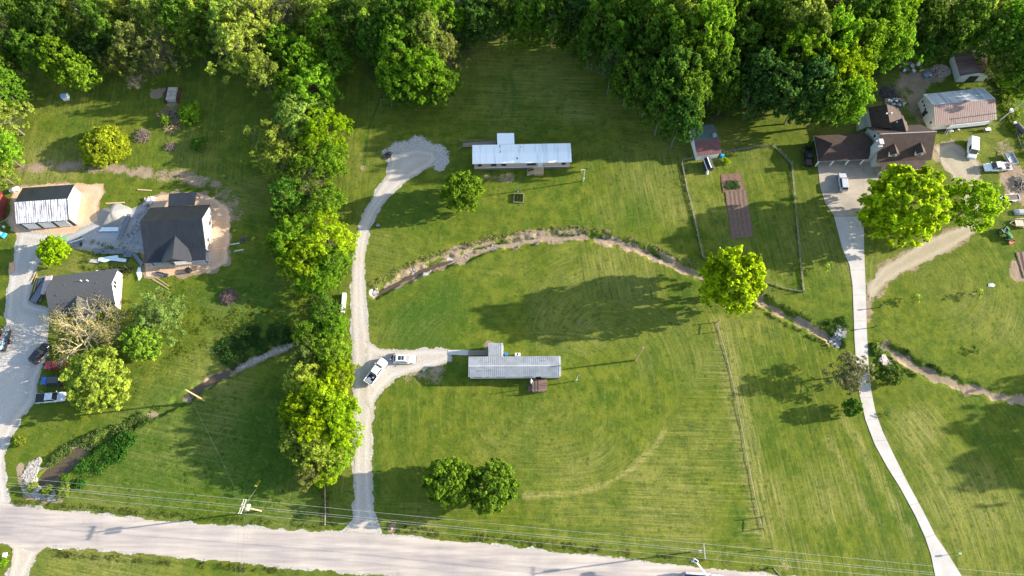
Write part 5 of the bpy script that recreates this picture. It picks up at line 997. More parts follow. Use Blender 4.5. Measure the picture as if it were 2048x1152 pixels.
car('car', 'dark boxy car with a blue hood between the red car and the silver pickup', 'car', 104, 762, 180, M('dark_blue_paint', (.02, .03, .07), .3), 'suv', 4.4, 1.8, roofm=M('dull_grey_paint', (.07, .07, .075), .5), hood=BLU)
car('pickup_truck', 'white pickup with a black bed cover, lowest of the vehicles on the grass', 'pickup truck', 102, 795, 5, M('pale_silver_paint', (.62, .64, .66), .3), 'pickup', 5.9, 1.95, bedm=BLKP, plain_bed=False)
car('pickup_truck', 'black pickup parked left of the carport wing', 'pickup truck', 1617, 312, 95, CB, 'pickup', 5.3, 1.85, bedm=M('dusty_bed', (.12, .08, .06)))
car('car', 'silver car with black windows standing on the concrete apron', 'car', 1686, 364, 97, CS, 'suv', 4.6, 1.85)
v_ = car('van', 'white cargo van facing down the photo below the large shed', 'van', 1944, 297, 268, CW, 'van', 5.4, 2.05)
t_ = car('flatbed_truck', 'white flatbed truck loaded with clutter, facing left', 'truck', 1995, 334, 182, CW, 'flatbed', 6.3, 2.0)
MB().box(-.6, .55, 1.35, .9, .8, .6).box(-.7, -.5, 1.3, .8, .7, .5).build('tool_box', WHT, t_); MB().box(-1.9, .3, 1.15, .7, .5, .3, .4).box(-2.5, -.4, 1.2, .5, .7, .35, .8).build('load', M('rusty_load', (.22, .10, .07)), t_); MB().tube((-2.4, .5, 1.0), (-2.4, .5, 1.5), .3, .3, 10).build('drum', STL, t_)
def trailer(px, py, yaw, L_, Wd, mat, label, deckm=WOOD, sides=.4, cat='trailer'):
    o = simple('trailer', px, py, label, cat, .6, yaw); MB().box(0, 0, .6, L_, Wd, .1).build('deck_boards', deckm, o)
    r = MB().box(0, Wd / 2, .6 + sides / 2, L_, .07, sides).box(0, -Wd / 2, .6 + sides / 2, L_, .07, sides).box(-L_ / 2, 0, .6 + sides / 2, .07, Wd, sides); r.tube((L_ / 2, Wd * .4, .55), (L_ / 2 + 1.2, 0, .5), .06, .06, 5).tube((L_ / 2, -Wd * .4, .55), (L_ / 2 + 1.2, 0, .5), .06, .06, 5); r.build('frame', mat, o)
    for s in (-1, 1):
        wheel(o, -.2, s * (Wd / 2 + .15), .33, .2); MB().box(-.2, s * (Wd / 2 + .15), .72, .85, .26, .06).build('mudguard', mat, o)
    return o
def clutter(root, n, rx, ry, z, mats, s=(.15, .6)):
    for k, m_ in enumerate(mats):
        for i in range(n): MB().box(random.uniform(-rx, rx), random.uniform(-ry, ry), z + random.uniform(0, .25), random.uniform(*s), random.uniform(*s), random.uniform(.08, .4), random.uniform(0, 3), random.uniform(.5, 1)).build('scrap_piece', m_, root)
t1 = trailer(2021, 318, 105, 3.0, 1.9, STL, 'silver mesh utility trailer touching the flatbed truck', STL, .5); clutter(t1, 4, .9, .6, .65, [WHT])
t2 = trailer(2024, 395, 183, 3.2, 1.5, WHT, 'empty trailer frame with white fenders at the right edge', M('dark_earth', (.10, .07, .05)), .15)
t3 = trailer(8, 682, 88, 4.6, 2.0, BLKP, 'black trailer heaped with rubbish at the left edge of the lane', WOOD, .7); clutter(t3, 9, 1.9, .75, .75, [WHT, M('teal_bag', (.10, .40, .40)), SLT, M('brown_box', (.2, .13, .1))], (.3, .9))
o = simple('boat', 2046, 425, 'upturned aluminium boat on the grass at the right edge', 'boat', yaw=182); MB().box(0, 0, .45, 4.6, 1.6, .6, 0, .6).build('hull', GRR, o, .15); MB().box(0, .3, .78, 4.4, .06, .05).box(0, -.3, .78, 4.4, .06, .05).box(0, 0, .78, 4.5, .06, .05).build('keel_rib', STL, o)
t4 = trailer(2044, 446, 180, 3.0, 1.8, M('tan_board', (.45, .36, .25)), 'tan board-sided trailer under the aluminium boat, right edge', M('tan_board', (.45, .36, .25)), .4)
o = simple('tank', 2036, 260, 'dark cylindrical tank on wheels in the upper right', 'tank', yaw=118); MB().tube((-1.6, 0, .9), (1.3, 0, .9), .55, .55, 14).build('tank_shell', M('dull_dark_steel', (.07, .06, .06), .6, .4), o)
for s in (-1, 1): wheel(o, -1.4, s * .75, .38)
MB().box(0, 0, .4, 3.2, .8, .12).build('frame', TRIM, o); MB().tube((1.7, 0, .2), (1.7, 0, .9), .35, .35, 10).build('hose_reel', WHT, o)
# tractor
p = G(2013, 466, .8); q = G(2026, 481, .8); yw = math.atan2(q.y - p.y, q.x - p.x)
o = empty('tractor', (p.x, p.y, 0), yw, 'green tractor with a red front bucket on the right lawn', 'tractor')
MB().box(.75, 0, .95, 1.5, .62, .5).build('hood', GRP, o, .08); MB().box(-.1, 0, .6, 2.4, .4, .35).build('chassis', BLKP, o); MB().box(-.75, 0, 1.0, .5, .5, .12).box(-.98, 0, 1.3, .1, .5, .5).build('seat', M('grey_seat', (.3, .3, .3)), o, .04)
for s in (-1, 1):
    wheel(o, -.75, s * .72, .62, .38); wheel(o, 1.15, s * .6, .36, .24); MB().box(-.75, s * .72, 1.28, 1.0, .4, .06).build('mudguard', GRP, o)
MB().tube((.1, 0, 1.1), (-.15, 0, 1.45), .03, .03, 5).tube((-.15, -.2, 1.45), (-.15, .2, 1.45), .03, .03, 5).build('steering_wheel', BLKP, o)
rb = MB(); 
for s in (-1, 1): rb.tube((-.1, s * .42, 1.1), (1.4, s * .48, .9), .06, .06, 5).tube((1.4, s * .48, .9), (2.0, s * .48, .35), .06, .06, 5)
rb.build('loader_arm', GRP, o); MB().box(2.15, 0, .1, .7, 1.6, .05).box(1.95, 0, .35, .06, 1.6, .55).box(2.15, .8, .3, .6, .05, .4).box(2.15, -.8, .3, .6, .05, .4).build('bucket', M('worn_red', (.45, .13, .09), .6), o)
MB().tube((-1.5, 0, 1.0), (-1.5, 0, 1.6), .04, .04, 5).build('implement_post', STL, o)
# bucket truck on the road
p = G(1412, 1160, 1.0); o = empty('utility_truck', (p.x, p.y, 0), rad(-4), 'white utility truck with raised bucket arm on the road below the frame edge', 'truck')
loft('body', [(1.0, [(1.0, .5), (1.1, .7), (1.1, 1.1), (1.02, 1.4)]), (2.6, [(1.0, .5), (1.1, .7), (1.1, 1.1), (1.0, 1.35)]), (3.4, [(.9, .5), (1.0, .7), (1.0, 1.0), (.9, 1.2)])], CW, o)
MB().box(1.5, 0, 1.9, 1.6, 1.9, 1.0, 0, .82).build('cabin', CW, o, .08); MB().box(2.25, 0, 1.85, .1, 1.5, .6).build('windscreen', GLS, o)
MB().box(-1.6, 1.0, 1.2, 4.6, .45, 1.0).box(-1.6, -1.0, 1.2, 4.6, .45, 1.0).build('tool_locker', M('grey_locker', (.45, .46, .47), .5), o, .04); MB().box(-1.6, 0, .9, 4.6, 1.6, .2).build('bed_floor', M('dark_bed', (.10, .08, .07), .8), o); clutter(o, 6, 1.9, .5, 1.0, [RED, STL], (.1, .5))
MB().box(-4.1, 0, .8, .5, 2.2, .25).build('rear_bumper', STL, o)
for x in (-2.6, 2.4):
    for s in (-1, 1): wheel(o, x, s * 1.0, .46, .3)
s0 = Vector((.35, .2, 1.4)); be = loc(o, 1391, 1122, 6.2); MB().tube((.35, .2, 1.0), (.35, .2, 2.1), .35, .3, 10).build('turret', WHT, o); MB().tube((.35, .2, 2.1), be, .17, .14, 8).build('boom', WHT, o)
MB().box(be.x, be.y, be.z - .1, .9, .6, .7, -.5).build('work_bucket', WHT, o, .05); MB().box(be.x, be.y, be.z + .26, .65, .35, .04, -.5).build('bucket_opening', BLKP, o); MB().box(be.x - .6, be.y - .1, be.z - .1, .35, .35, .5).build('control_box', STL, o)

# ------------------------------------------------------------------ poles and cables
def upole(base, top, h, label, arms=None, name='utility_pole', r=.16, mat=None, trans=()):
    B = G(*base); T = G(*top, h); o = empty(name, (B.x, B.y, 0), 0, label, 'utility pole'); d = T - B
    MB().tube((0, 0, -.3), d, r, r * .7, 10).build('pole', mat or CRE, o)
    for (dx, dy), zo, ln, off in (arms or []):
        v = Vector((dx, dy, 0)).normalized(); c = d + Vector((off[0], off[1], zo)); a, b = c - v * ln / 2, c + v * ln / 2
        am = MB().tube(a, b, .075, .075, 4).build('crossarm', M('grey_arm', (.42, .40, .37), .8), o)
        ins = MB()
        for k in (0.03, .35, .65, .97): q_ = a.lerp(b, k); ins.tube(q_, q_ + Vector((0, 0, .3)), .06, .05, 7)
        ins.build('insulator', WHT, am)
    for tx, ty, tz in trans: MB().tube((d.x + tx, d.y + ty, d.z + tz - .9), (d.x + tx, d.y + ty, d.z + tz), .26, .26, 12).build('transformer', GSD, o)
    return o, T
pa, TA = upole((522, 1022), (484, 1013), 10.4, 'tall roadside utility pole with double crossarm, left of the gravel drive', [((.25, 1), -.1, 2.6, (-.15, 0)), ((.25, 1), -.1, 2.6, (.25, 0)), ], r=.17, trans=((.75, .25, -.8), (.6, -.4, -.8)))
pb, TB = upole((1382, 1104), (1408.7, 1102.5), 9.8, 'roadside utility pole above the utility truck', [((0, 1), -.1, 2.6, (.05, 0))], trans=((-.45, 0, -.9),))
pc, TC = upole((408, 801), (371, 779.5), 9.2, 'bare brown utility pole standing beside the left creek', r=.19)
p2, T2 = upole((1270.4, 720.6), (1286.6, 695.5), 9.4, 'brown utility pole casting its shadow on the grey metal roof', r=.2)
B_ = G(1152, 762); p3, T3 = upole((1151, 762), (1155, 754), 5.6, 'short service pole right of the weathered deck', r=.11, mat=GSD)
MB().tube((.1, .1, 3.6), (.75, .55, 3.7), .03, .03, 5).build('bracket', STL, p3); MB().box(.15, -.1, 1.5, .3, .2, .5).build('meter_box', GSD, p3)
p4, T4 = upole((1166, 362), (1170, 339), 7.0, 'grey service pole right of the white-roofed mobile home', r=.12, mat=GSD); MB().tube((T4 - G(1166, 362)), (T4 - G(1166, 362)) + Vector((-.9, -.1, -.1)), .05, .08, 6).build('lamp_arm', WHT, p4); MB().box(.0, -.2, 1.4, .35, .25, .6).build('meter_box', WHT, p4)
p5, T5 = upole((2000, 240), (2052, 200), 8.5, 'pale leaning utility pole in the upper right corner yard', r=.13, mat=GSD); MB().box(1.6, 1.2, 2.2, .6, .9, .5).build('transformer', WHT, p5)
DWIRE = M('dark_wire', (.13, .13, .12), .7)
def cable(a, b, sag, label, r=.026, name='power_cable', mat=None, group='overhead cables'):
    a, b = Vector(a), Vector(b); n = 14; pts = [a.lerp(b, i / n) - Vector((0, 0, sag * 4 * (i / n) * (1 - i / n))) for i in range(n + 1)]
    o = MB().path(pts, r, r, 4).build(name, mat or (WIRE if r > .012 else DWIRE)); return tag(o, label, 'cable', group)
va = Vector((.25, 1, 0)).normalized()
oa = [1.25, .15, -.2, -1.25]; nm_ = ['topmost', 'second', 'third', 'lowest']
dirAB = (TB - TA); ext = dirAB.normalized()
LZ, RZ = TA - ext * 75, TB + ext * 75
for k, of in enumerate(oa):
    a = TA + va * of + Vector((0, 0, .1 if k != 2 else -.5)); b = TB + Vector((0, of, .1 if k != 2 else -.5))
    cable(a, b, .9, nm_[k] + ' of the four cables between the two roadside poles', .016)
    cable(LZ + Vector((0, of, .1)), a, .8, nm_[k] + ' of the four cables running left from the roadside pole', .016); cable(b, RZ + Vector((0, of, .1)), .8, nm_[k] + ' of the four cables running right above the truck', .016)
for k, dx in enumerate((-.35, .5, .8, 1.3)): cable(TA + Vector((dx, -.3, -.2)), TA + Vector((dx + .9, -22, -.4)), .4, ['leftmost', 'second', 'third', 'rightmost'][k] + ' of the cables crossing the road below the left pole', .011)
cable(TC, TA + Vector((0, 0, -.7)), .7, 'service cable from the creek pole down to the roadside pole', .011)
cable(TC, G(236, 560, 4.0), .6, 'service cable from the creek pole to the grey house', .008); cable(T2, TB + Vector((0, 0, -.5)), .9, 'service cable from the roadside pole up to the brown pole', .006); cable(T2, T3, .3, 'short service cable between brown pole and service pole', .006)
cable(T2, T4, .9, 'long service cable between brown pole and the upper service pole', .005); cable(T5, G(1975, 262, 3.2), .2, 'service cable from the corner pole to the large shed', .02)
cable(TA + Vector((0, 0, -.6)), G(515, 975, .1), 0, 'guy wire of the left roadside pole', .014); o = simple('guy_marker', 518, 965, 'twin yellow guy wire guards on the grass above the left roadside pole', 'guy guard')
A_ = G(515, 975, .1) - G(518, 965)
MB().tube((.1, .5, .05), (-.3, -.9, 1.4), .045, .045, 5).build('guard_tube', YLW, o); MB().tube((.35, .4, .05), (.0, -1.0, 1.4), .045, .045, 5).build('guard_tube', YLW, o)

# ------------------------------------------------------------------ fences
FW = M('fence_wood', (.24, .215, .15), .9, .3, 3); FM = M('fence_wire', (.30, .30, .27), .7)
def fence(pts, label, h=1.2, step=2.6, rails=2, pr=.06, rr=.035, mat=FW, mesh=True, name='fence', rz=.36):
    P = [Vector((*q, 0)) for q in GL(pts)]; o = empty(name, P[0], 0, label, 'fence'); base = P[0]; r = MB(); wv = MB(); mp_ = None
    for a, b in zip(P, P[1:]):
        k = max(1, round((b - a).length / step))
        for i in range(k + (b == P[-1])):
            q = a.lerp(b, i / k) - base
            if mp_ is None: mp_ = MB().tube((0, 0, -.2), (0, 0, h + .08), pr, pr * .9, 7); first = mp_.build('fence_post', mat, o); first.location = q
            else: c = first.copy(); SC.collection.objects.link(c); c.parent = o; c.location = q; c.rotation_euler = (random.uniform(-.04, .04), random.uniform(-.04, .04), random.random() * 3)
        a, b = a - base, b - base
        for j in range(rails): z = rz * (1 - j / max(1, rails) * .6); r.slab([a + Vector((0, 0, z)) + Vector((0, .04, 0)), b + Vector((0, .04, z)), b + Vector((0, -.04, z + .001)), a + Vector((0, -.04, z))], .05) if abs((b - a).x) > abs((b - a).y) else r.slab([a + Vector((.04, 0, z)), b + Vector((.04, 0, z)), b + Vector((-.04, 0, z)), a + Vector((-.04, 0, z))], .05)
        if mesh:
            for j in range(5): z = h * (j + 1) / 6; wv.tube(a + Vector((0, 0, z)), b + Vector((0, 0, z)), .008, .008, 3)
            n = int((b - a).length / .35)
            for i in range(n): q = a.lerp(b, i / n); wv.tube(q + Vector((0, 0, .1)), q + Vector((0, 0, h)), .006, .006, 3)
    r.build('rail', mat, o)
    if mesh: wv.build('wire_mesh', FM, o)
    return o
fence([(1366, 322), (1363, 326), (1372, 372), (1384, 420), (1396, 475), (1405, 515), (1422, 523)], 'wood and wire fence along the left side of the garden', 1.15, 2.4)
fence([(1366, 321), (1384, 317)], 'short fence piece joining the garden shed to the left fence', 1.1, 2.0)
fence([(1446, 306), (1500, 297), (1545, 291)], 'wire fence along the top of the garden, right of its shed', 1.1, 2.4)
fence([(1545, 291), (1582, 328), (1587, 380), (1592, 440), (1600, 530), (1606, 584)], 'long fence along the right side of the garden', 1.25, 2.4)
fence([(1606, 585), (1570, 578), (1528, 565)], 'overgrown fence along the lower edge of the garden', 1.15, 2.4)
fence([(1433, 645), (1449, 700), (1464, 760), (1478, 830), (1491, 900), (1504, 970), (1515, 1020), (1523, 1056)], 'long low wire fence dividing the two mown fields', .55, 4.5, 1, .05, rz=.2, mat=M('dark_post', (.16, .11, .08), .9))
fence([(651, 968), (652, 1010), (652, 1050)], 'short fence line from the hedgerow down to the road verge', 1.1, 2.6, 1)
fence([(2012, 205), (2022, 240), (2040, 290), (2056, 320)], 'fence under the overgrown strip at the upper right edge', 1.1, 2.6, 2)
def brace(px, py, label, dx=-2.6):
    o = simple('fence_brace', px, py, label, 'fence brace')
    m_ = MB().tube((0, 0, -.2), (0, 0, 1.7), .09, .08, 8).build('post', M('dark_post', (.16, .11, .08)), o); c = m_.copy(); SC.collection.objects.link(c); c.parent = o; c.location = (.35, 2.2, 0)
    MB().tube((0, 0, 1.2), (.35, 2.2, 1.2), .06, .06, 6).build('cross_rail', FW, o)
brace(1433, 664, 'wooden end brace at the upper end of the field fence'); brace(1523, 1058, 'wooden end brace at the lower end of the field fence'); 
o = simple('fence_post', 1541, 1097, 'lone post with long shadow right of the lower fence end', 'post'); MB().tube((0, 0, -.2), (0, 0, 1.9), .08, .07, 8).build('shaft', FW, o); MB().tube((0, 0, 1.9), (0, 0, 1.95), .09, .09, 8).build('cap', FW, o)
o = simple('fence_post', 1547, 1136, 'lone post near the road edge at lower right', 'post'); MB().tube((0, 0, -.2), (0, 0, 1.7), .08, .07, 8).build('shaft', FW, o); MB().tube((0, 0, 0), (1.2, -1.6, .1), .09, .06, 6).build('fallen_rail', FW, o)
# ------------------------------------------------------------------ brush, wood, rubbish
def brush(px, py, r, h, n, label, col=(.13, .10, .085), ln=1.6, name='brush_pile'):
    o = simple(name, px, py, label, 'brush pile'); mb = MB()
    for i in range(n):
        a, rr_ = random.uniform(0, 6.28), r * math.sqrt(random.random()); zz = h * max(0, 1 - (rr_ / r) ** 2) * random.uniform(.2, 1) + .05; d = Vector((RNG.normal(), RNG.normal(), RNG.normal() * .35)).normalized() * ln * random.uniform(.4, 1)
        c = Vector((math.cos(a) * rr_, math.sin(a) * rr_, zz)); k = random.uniform(.02, .06); md = c + Vector(RNG.normal(size=3)) * .1
        mb.path([c - d / 2, md, c + d / 2], k, k * .5, 4)
    mb.build('sticks', M('sticks_%d' % int(col[0] * 1000), col, .9, .5, 3), o); g = MB().add([(r * .7 * math.cos(t), r * .7 * math.sin(t), .01) for t in np.linspace(0, 6.0, 12)] + [(0, 0, h * .5)], [(i, (i + 1) % 12, 12) for i in range(12)]); g.build('core', M('dark_litter', (.05, .04, .03), .95, .5, 4), o); return o
brush(458, 594, 1.9, 1.1, 260, 'round dark brush pile on the lawn right of the grey house', (.14, .095, .085))
brush(286, 273, 1.9, 1.0, 170, 'pinkish grey stick pile right of the yellow mound shrub', (.20, .155, .125)); brush(341, 294, 1.1, .6, 90, 'smaller stick pile left of the low dark bush', (.18, .14, .11))
brush(341, 235, 2.6, 1.4, 170, 'heap of long cut branches below the dug shelter', (.22, .17, .12), 3.2); brush(345, 252, 2.0, .8, 70, 'pale tips of cut branches at the lower end of the brush heap', (.40, .30, .15), 2.4)
brush(776, 312, 1.1, .4, 60, 'dark burned fire ring beside the gravel circle', (.05, .045, .045), 1.2, 'fire_pit'); brush(2043, 368, 2.4, 1.0, 150, 'scrap and branch heap at the right edge', (.32, .27, .22), 1.8)
brush(1775, 188, 3.0, .9, 130, 'dark tangled junk heap behind the brown house', (.10, .10, .10), 2.0); brush(2005, 170, 1.2, .6, 50, 'pale sticks left of the overgrown strip', (.36, .32, .28), 1.4)
brush(486, 480, .9, .3, 30, 'small scrap heap on the grass right of the clay pad', (.16, .13, .11), 1.0)
o = simple('firewood_pile', 1881, 143, 'big heap of split firewood left of the small barn', 'firewood'); mb = MB()
for i in range(420):
    a, rr_ = random.uniform(0, 6.28), math.sqrt(random.random()); zz = .1 + 1.3 * (1 - rr_ ** 2) * random.random() ** .5; c = Vector((math.cos(a) * rr_ * 2.4, math.sin(a) * rr_ * 1.9, zz)); d = Vector(RNG.normal(size=3)).normalized() * .22
    mb.tube(c - d, c + d, .10, .09, 5)
mb.build('logs', M('split_wood', (.42, .33, .25)), o); MB().add([(2.0 * math.cos(t), 1.6 * math.sin(t), .01) for t in np.linspace(0, 6.0, 12)] + [(0, 0, .9)], [(i, (i + 1) % 12, 12) for i in range(12)]).build('core', M('dark_litter', (.05, .04, .03)), o)
o = simple('stone_heap', 228, 431, 'grey heap of crushed stone right of the white garage', 'gravel pile'); mb = MB(); K, J = 30, 12; vs = []
for j in range(J + 1):
    for k in range(K): t_ = 2 * math.pi * k / K; r_ = 3.5 * (j / J) * (1 + .12 * math.sin(2 * t_ + 1) + .08 * math.sin(5 * t_)); zz = 1.75 * (1 - (j / J) ** 1.3) + random.uniform(-.05, .05) - (.03 if j == J else 0); vs.append((r_ * math.cos(t_) + .3 * (1 - j / J), r_ * .95 * math.sin(t_), zz))
mb.add(vs, [(j * K + k, (j + 1) * K + k, (j + 1) * K + (k + 1) % K, j * K + (k + 1) % K) for j in range(J) for k in range(K)]); mb.build('stone', GRD, o, smooth=True)
# loose sheets, boards and containers
def sheet_(name, pts, mat, label, z=.12, t=.05, tilt=0.0, cat=None, group=None):
    P = [G(x, y, z) for x, y in pts]; c = sum(P, Vector()) / len(P); q = [(p.x - c.x, p.y - c.y, z + tilt * (p.x - c.x)) for p in P]
    o = MB().slab(q, t).build(name, mat); o.location = (c.x, c.y, 0); return tag(o, label, cat or name.replace('_', ' '), group)
za, zb, zc_ = Z(170, 370, .1953), Z(0, 350, .1302), Z(0, 500, .1823)
sheet_('metal_sheet', za((137, 475), (175, 432), (343, 432), (340, 472)), LBL, 'long white sheet lying at the foot of the stone heap', .35)
sheet_('metal_sheet', za((325, 555), (370, 555), (475, 300), (440, 295)), SLT, 'long dark grey strip lying across the right side of the stone heap', .5)  # a thin, flat dark grey strip across the heap
sheet_('metal_sheet', za((140, 745), (335, 718), (342, 748), (200, 790), (135, 780)), LBL, 'left of two pale sheets on the weeds above the grey house', .3)
sheet_('metal_sheet', za((200, 765), (345, 745), (425, 757), (416, 790)), LBL, 'right of two pale sheets on the weeds above the grey house', .38)
sheet_('metal_sheet', za((85, 650), (400, 665), (388, 702), (95, 705)), SLT, 'long slate grey sheet along the lower edge of the gravel yard', .2)
sheet_('metal_sheet', za((388, 670), (470, 680), (480, 735), (390, 740)), SLT, 'square slate sheet between the long one and the slanted one', .22)
sheet_('metal_sheet', za((475, 700), (520, 700), (595, 800), (575, 840)), SLT, 'slanted slate sheet at the lower left corner of the clay pad', .25)
sheet_('metal_sheet', za((545, 840), (568, 845), (583, 935), (552, 980), (527, 900)), LBL, 'pale folded sheet hanging below the clay pad corner', .3)
sheet_('metal_sheet', za((65, 910), (125, 868), (138, 885), (95, 918)), LBL, 'small pale sheet against the back of the grey house', .3)
sheet_('board', za((35, 790), (60, 760), (140, 755), (135, 800)), M('pale_board', (.40, .38, .34)), 'pale grey board left of the white sheets', .15)
sheet_('green_sheet', zb((885, 955), (1040, 950), (1035, 1000), (930, 1005)), GRNS, 'green sheet above the small bright tree', .25)
for k, (a, b) in enumerate((((1015, 1025), (1255, 940)), ((1060, 1035), (1275, 965)), ((1110, 1040), (1270, 990)))):
    (x0, y0), (x1, y1) = zb(a, b); sheet_('board', [(x0, y0), (x1, y1), (x1 + .5, y1 + 2.2), (x0 + .5, y0 + 2.2)], LBL if k % 2 else SLT, ['upper', 'middle', 'lower'][k] + ' of three slanted siding strips right of the green sheet', .2 + .05 * k)
o = simple('rack', 149, 490, 'dark slatted metal rack lying right of the small bright tree', 'rack', yaw=3); mb = MB().box(0, .35, .15, 3.6, .08, .2).box(0, -.35, .15, 3.6, .08, .2)
for i in range(12): mb.box(-1.6 + i * .29, 0, .2, .1, .7, .06)
mb.build('slats', STL, o); MB().box(1.6, 0, .3, .4, .8, .3).build('end_box', BLKP, o)
sheet_('pallet_board', zc_((100, 140), (165, 130), (150, 245), (95, 250)), PAD2, 'orange board lying at the left edge of the lane', .12)
sheet_('board_stack', zc_((500, 290), (568, 278), (550, 350), (475, 488), (442, 480)), M('pinkish_board', (.42, .33, .31)), 'pinkish board stack on the trailer beside the grey house', 1.0, .35)
o = simple('trailer', 84, 583, 'dark trailer under the pinkish boards beside the grey house', 'trailer', yaw=70); MB().box(0, 0, .55, 5.6, 1.9, .12).build('deck_boards', SLT, o); MB().box(0, .95, .7, 5.6, .06, .3).box(0, -.95, .7, 5.6, .06, .3).build('frame', TRIM, o)
for s in (-1, 1): wheel(o, 0, s * 1.1, .35, .2)
sheet_('scrap_stack', zc_((425, 300), (500, 280), (445, 560), (365, 565)), SLT, 'grey scrap sheets stacked left of the pinkish boards', .5, .3)
for k in range(3): (x0, y0), (x1, y1) = zc_((340 + 12 * k, 340 + 60 * k), (395 + 8 * k, 230 + 30 * k)); sheet_('board', [(x0, y0), (x1, y1), (x1 + 1.4, y1), (x0 + 1.4, y0)], PINE, ['leftmost', 'middle', 'rightmost'][k] + ' of three long thin boards left of the scrap stack', .2)
o = simple('trough', 325, 549, 'dark rectangular trough lying on the clay below the black-roofed house', 'trough', yaw=-14); MB().box(0, .3, .2, 2.6, .06, .4).box(0, -.3, .2, 2.6, .06, .4).box(1.3, 0, .2, .06, .6, .4).box(-1.3, 0, .2, .06, .6, .4).build('sides', TRIM, o); MB().box(0, 0, .06, 2.5, .55, .08).build('bottom', M('grey_bottom', (.25, .23, .23)), o)
barrel(378, 542, BLKP, 'black open drum on the clay below the black-roofed house', .6, .8, 'drum')
za2 = za((685, 960), (860, 1065), (700, 955), (830, 1040), (740, 950), (860, 1030))
for k in range(3):
    (x0, y0), (x1, y1) = za2[2 * k:2 * k + 2]; sheet_('plank', [(x0, y0), (x1, y1), (x1 + .3, y1 + 1.6), (x0 + .3, y0 + 1.6)], PINE, ['lowest', 'middle', 'uppermost'][k] + ' of three loose planks below the dark trough', .1 + .06 * k)
for (a, b, lab) in (((535, 40), (680, 50), 'pine beam on the grass above the insulation heap'), ((210, 182), (405, 172), 'long thin beam above the stone heap'), ((215, 860), (395, 862), 'grey plank in the weeds above the grey house'), ((400, 820), (460, 870), 'slanted plank in the weeds left of the clay pad')):
    (x0, y0), (x1, y1) = za(a, b); sheet_('plank', [(x0, y0), (x1, y1), (x1, y1 + 2.2), (x0, y0 + 2.2)], PINE, lab, .15, .1)
for x, y, lab in ((478, 500, 'white plank on the grass right of the clay pad'), (470, 487, 'upper pale plank right of the clay pad')): sheet_('plank', [(x - 9, y + 1), (x + 9, y - 2), (x + 9, y), (x - 9, y + 3)], OFF, lab, .12)
o = simple('insulation_heap', 300, 402, 'heap of white and tan packing scraps above the black-roofed house', 'scrap heap'); clutter(o, 14, 1.1, .9, .15, [M('pink_wrap', (.55, .45, .45)), PINE, WHT], (.2, .8))
o = simple('scrap_heap', 276, 445, 'strip of building scraps along the left wall of the black-roofed house', 'scrap heap', yaw=72); clutter(o, 16, 5.0, .9, .1, [SLT, STL, PINE, M('pale_board', (.4, .38, .34))], (.06, .45))
o = simple('scrap_heap', 262, 492, 'scattered offcuts at the right end of the gravel yard', 'scrap heap'); clutter(o, 9, 3.0, .8, .1, [SLT, PINE], (.06, .45))
o = simple('scrap_heap', 1790, 206, 'scrap and crates against the back of the brown house', 'scrap heap'); clutter(o, 14, 2.6, 1.0, .2, [STL, M('terracotta', (.4, .2, .1)), WHT, SLT], (.15, .8))
o = simple('scrap_heap', 1820, 135, 'loose timber and scrap on the dirt below the top woods', 'scrap heap'); clutter(o, 8, 2.6, 1.2, .15, [PINE, SLT, WHT], (.15, 1.1))
o = simple('cart', 1852, 153, 'blue-grey garden cart tipped on the dirt beside the firewood', 'cart', yaw=25); MB().box(0, 0, .55, 1.6, 1.0, .5, 0, 1.2).build('tub', M('blue_grey_tub', (.16, .24, .28)), o); wheel(o, .5, .6, .25, .12); wheel(o, .5, -.6, .25, .12); MB().box(.5, -.5, .82, .5, .2, .05).build('handle', WHT, o)
o = simple('scrap_heap', 1905, 258, 'clutter and ladder against the lower wall of the large shed', 'scrap heap', yaw=8); clutter(o, 8, 1.6, .6, .3, [M('rusty_load', (.22, .1, .07)), WHT, STL], (.15, .8)); MB().tube((-2.5, -1.2, 0), (-1.6, .6, 2.2), .05, .05, 5).tube((-2.1, -1.3, 0), (-1.2, .5, 2.2), .05, .05, 5).build('ladder', OFF, o)
o = simple('workbench', 1972, 262, 'white bench cluttered with parts at the right end of the large shed', 'bench', yaw=5); MB().box(0, 0, .8, 1.3, .8, .08).build('bench_top', WHT, o); clutter(o, 4, 1.3, .5, .85, [M('brown_box', (.2, .13, .1))], (.15, .4))
for sx_ in (-.6, .6): MB().box(sx_, 0, .4, .08, .7, .8).build('leg', WOOD, o)
o = simple('propane_tank', 33, 382, 'white propane tank between the red shed and the white garage', 'tank', yaw=28); MB().tube((-.9, 0, .75), (.9, 0, .75), .45, .45, 16).tube((.9, 0, .75), (1.1, 0, .75), .45, .2, 16).tube((-.9, 0, .75), (-1.1, 0, .75), .45, .2, 16).build('shell', WHT, o, 0, True); MB().box(-.5, 0, .18, .12, .7, .36).box(.5, 0, .18, .12, .7, .36).build('leg', CONC, o); MB().tube((0, 0, 1.15), (0, 0, 1.35), .15, .15, 10).build('dome', WHT, o)
o = simple('paddling_pool', 4, 469, 'turquoise plastic pool on the grass at the left edge', 'pool', yaw=-25); MB().box(0, 0, .25, 2.3, 1.3, .5, 0, .9).build('shell', TRQ, o, .12); MB().box(-.3, .1, .52, 1.0, .7, .04).build('inner_panel', LBL, o)
o = simple('clothes_post', 8, 454, 'white-footed metal clothes post below the red shed', 'post', yaw=40); MB().tube((0, 0, 0), (0, 0, 1.8), .04, .04, 6).tube((-.2, 0, 1.8), (2.6, 0, 1.7), .03, .03, 5).build('bar', STL, o); MB().box(0, 0, .15, .5, .4, .3).build('foot', WHT, o)
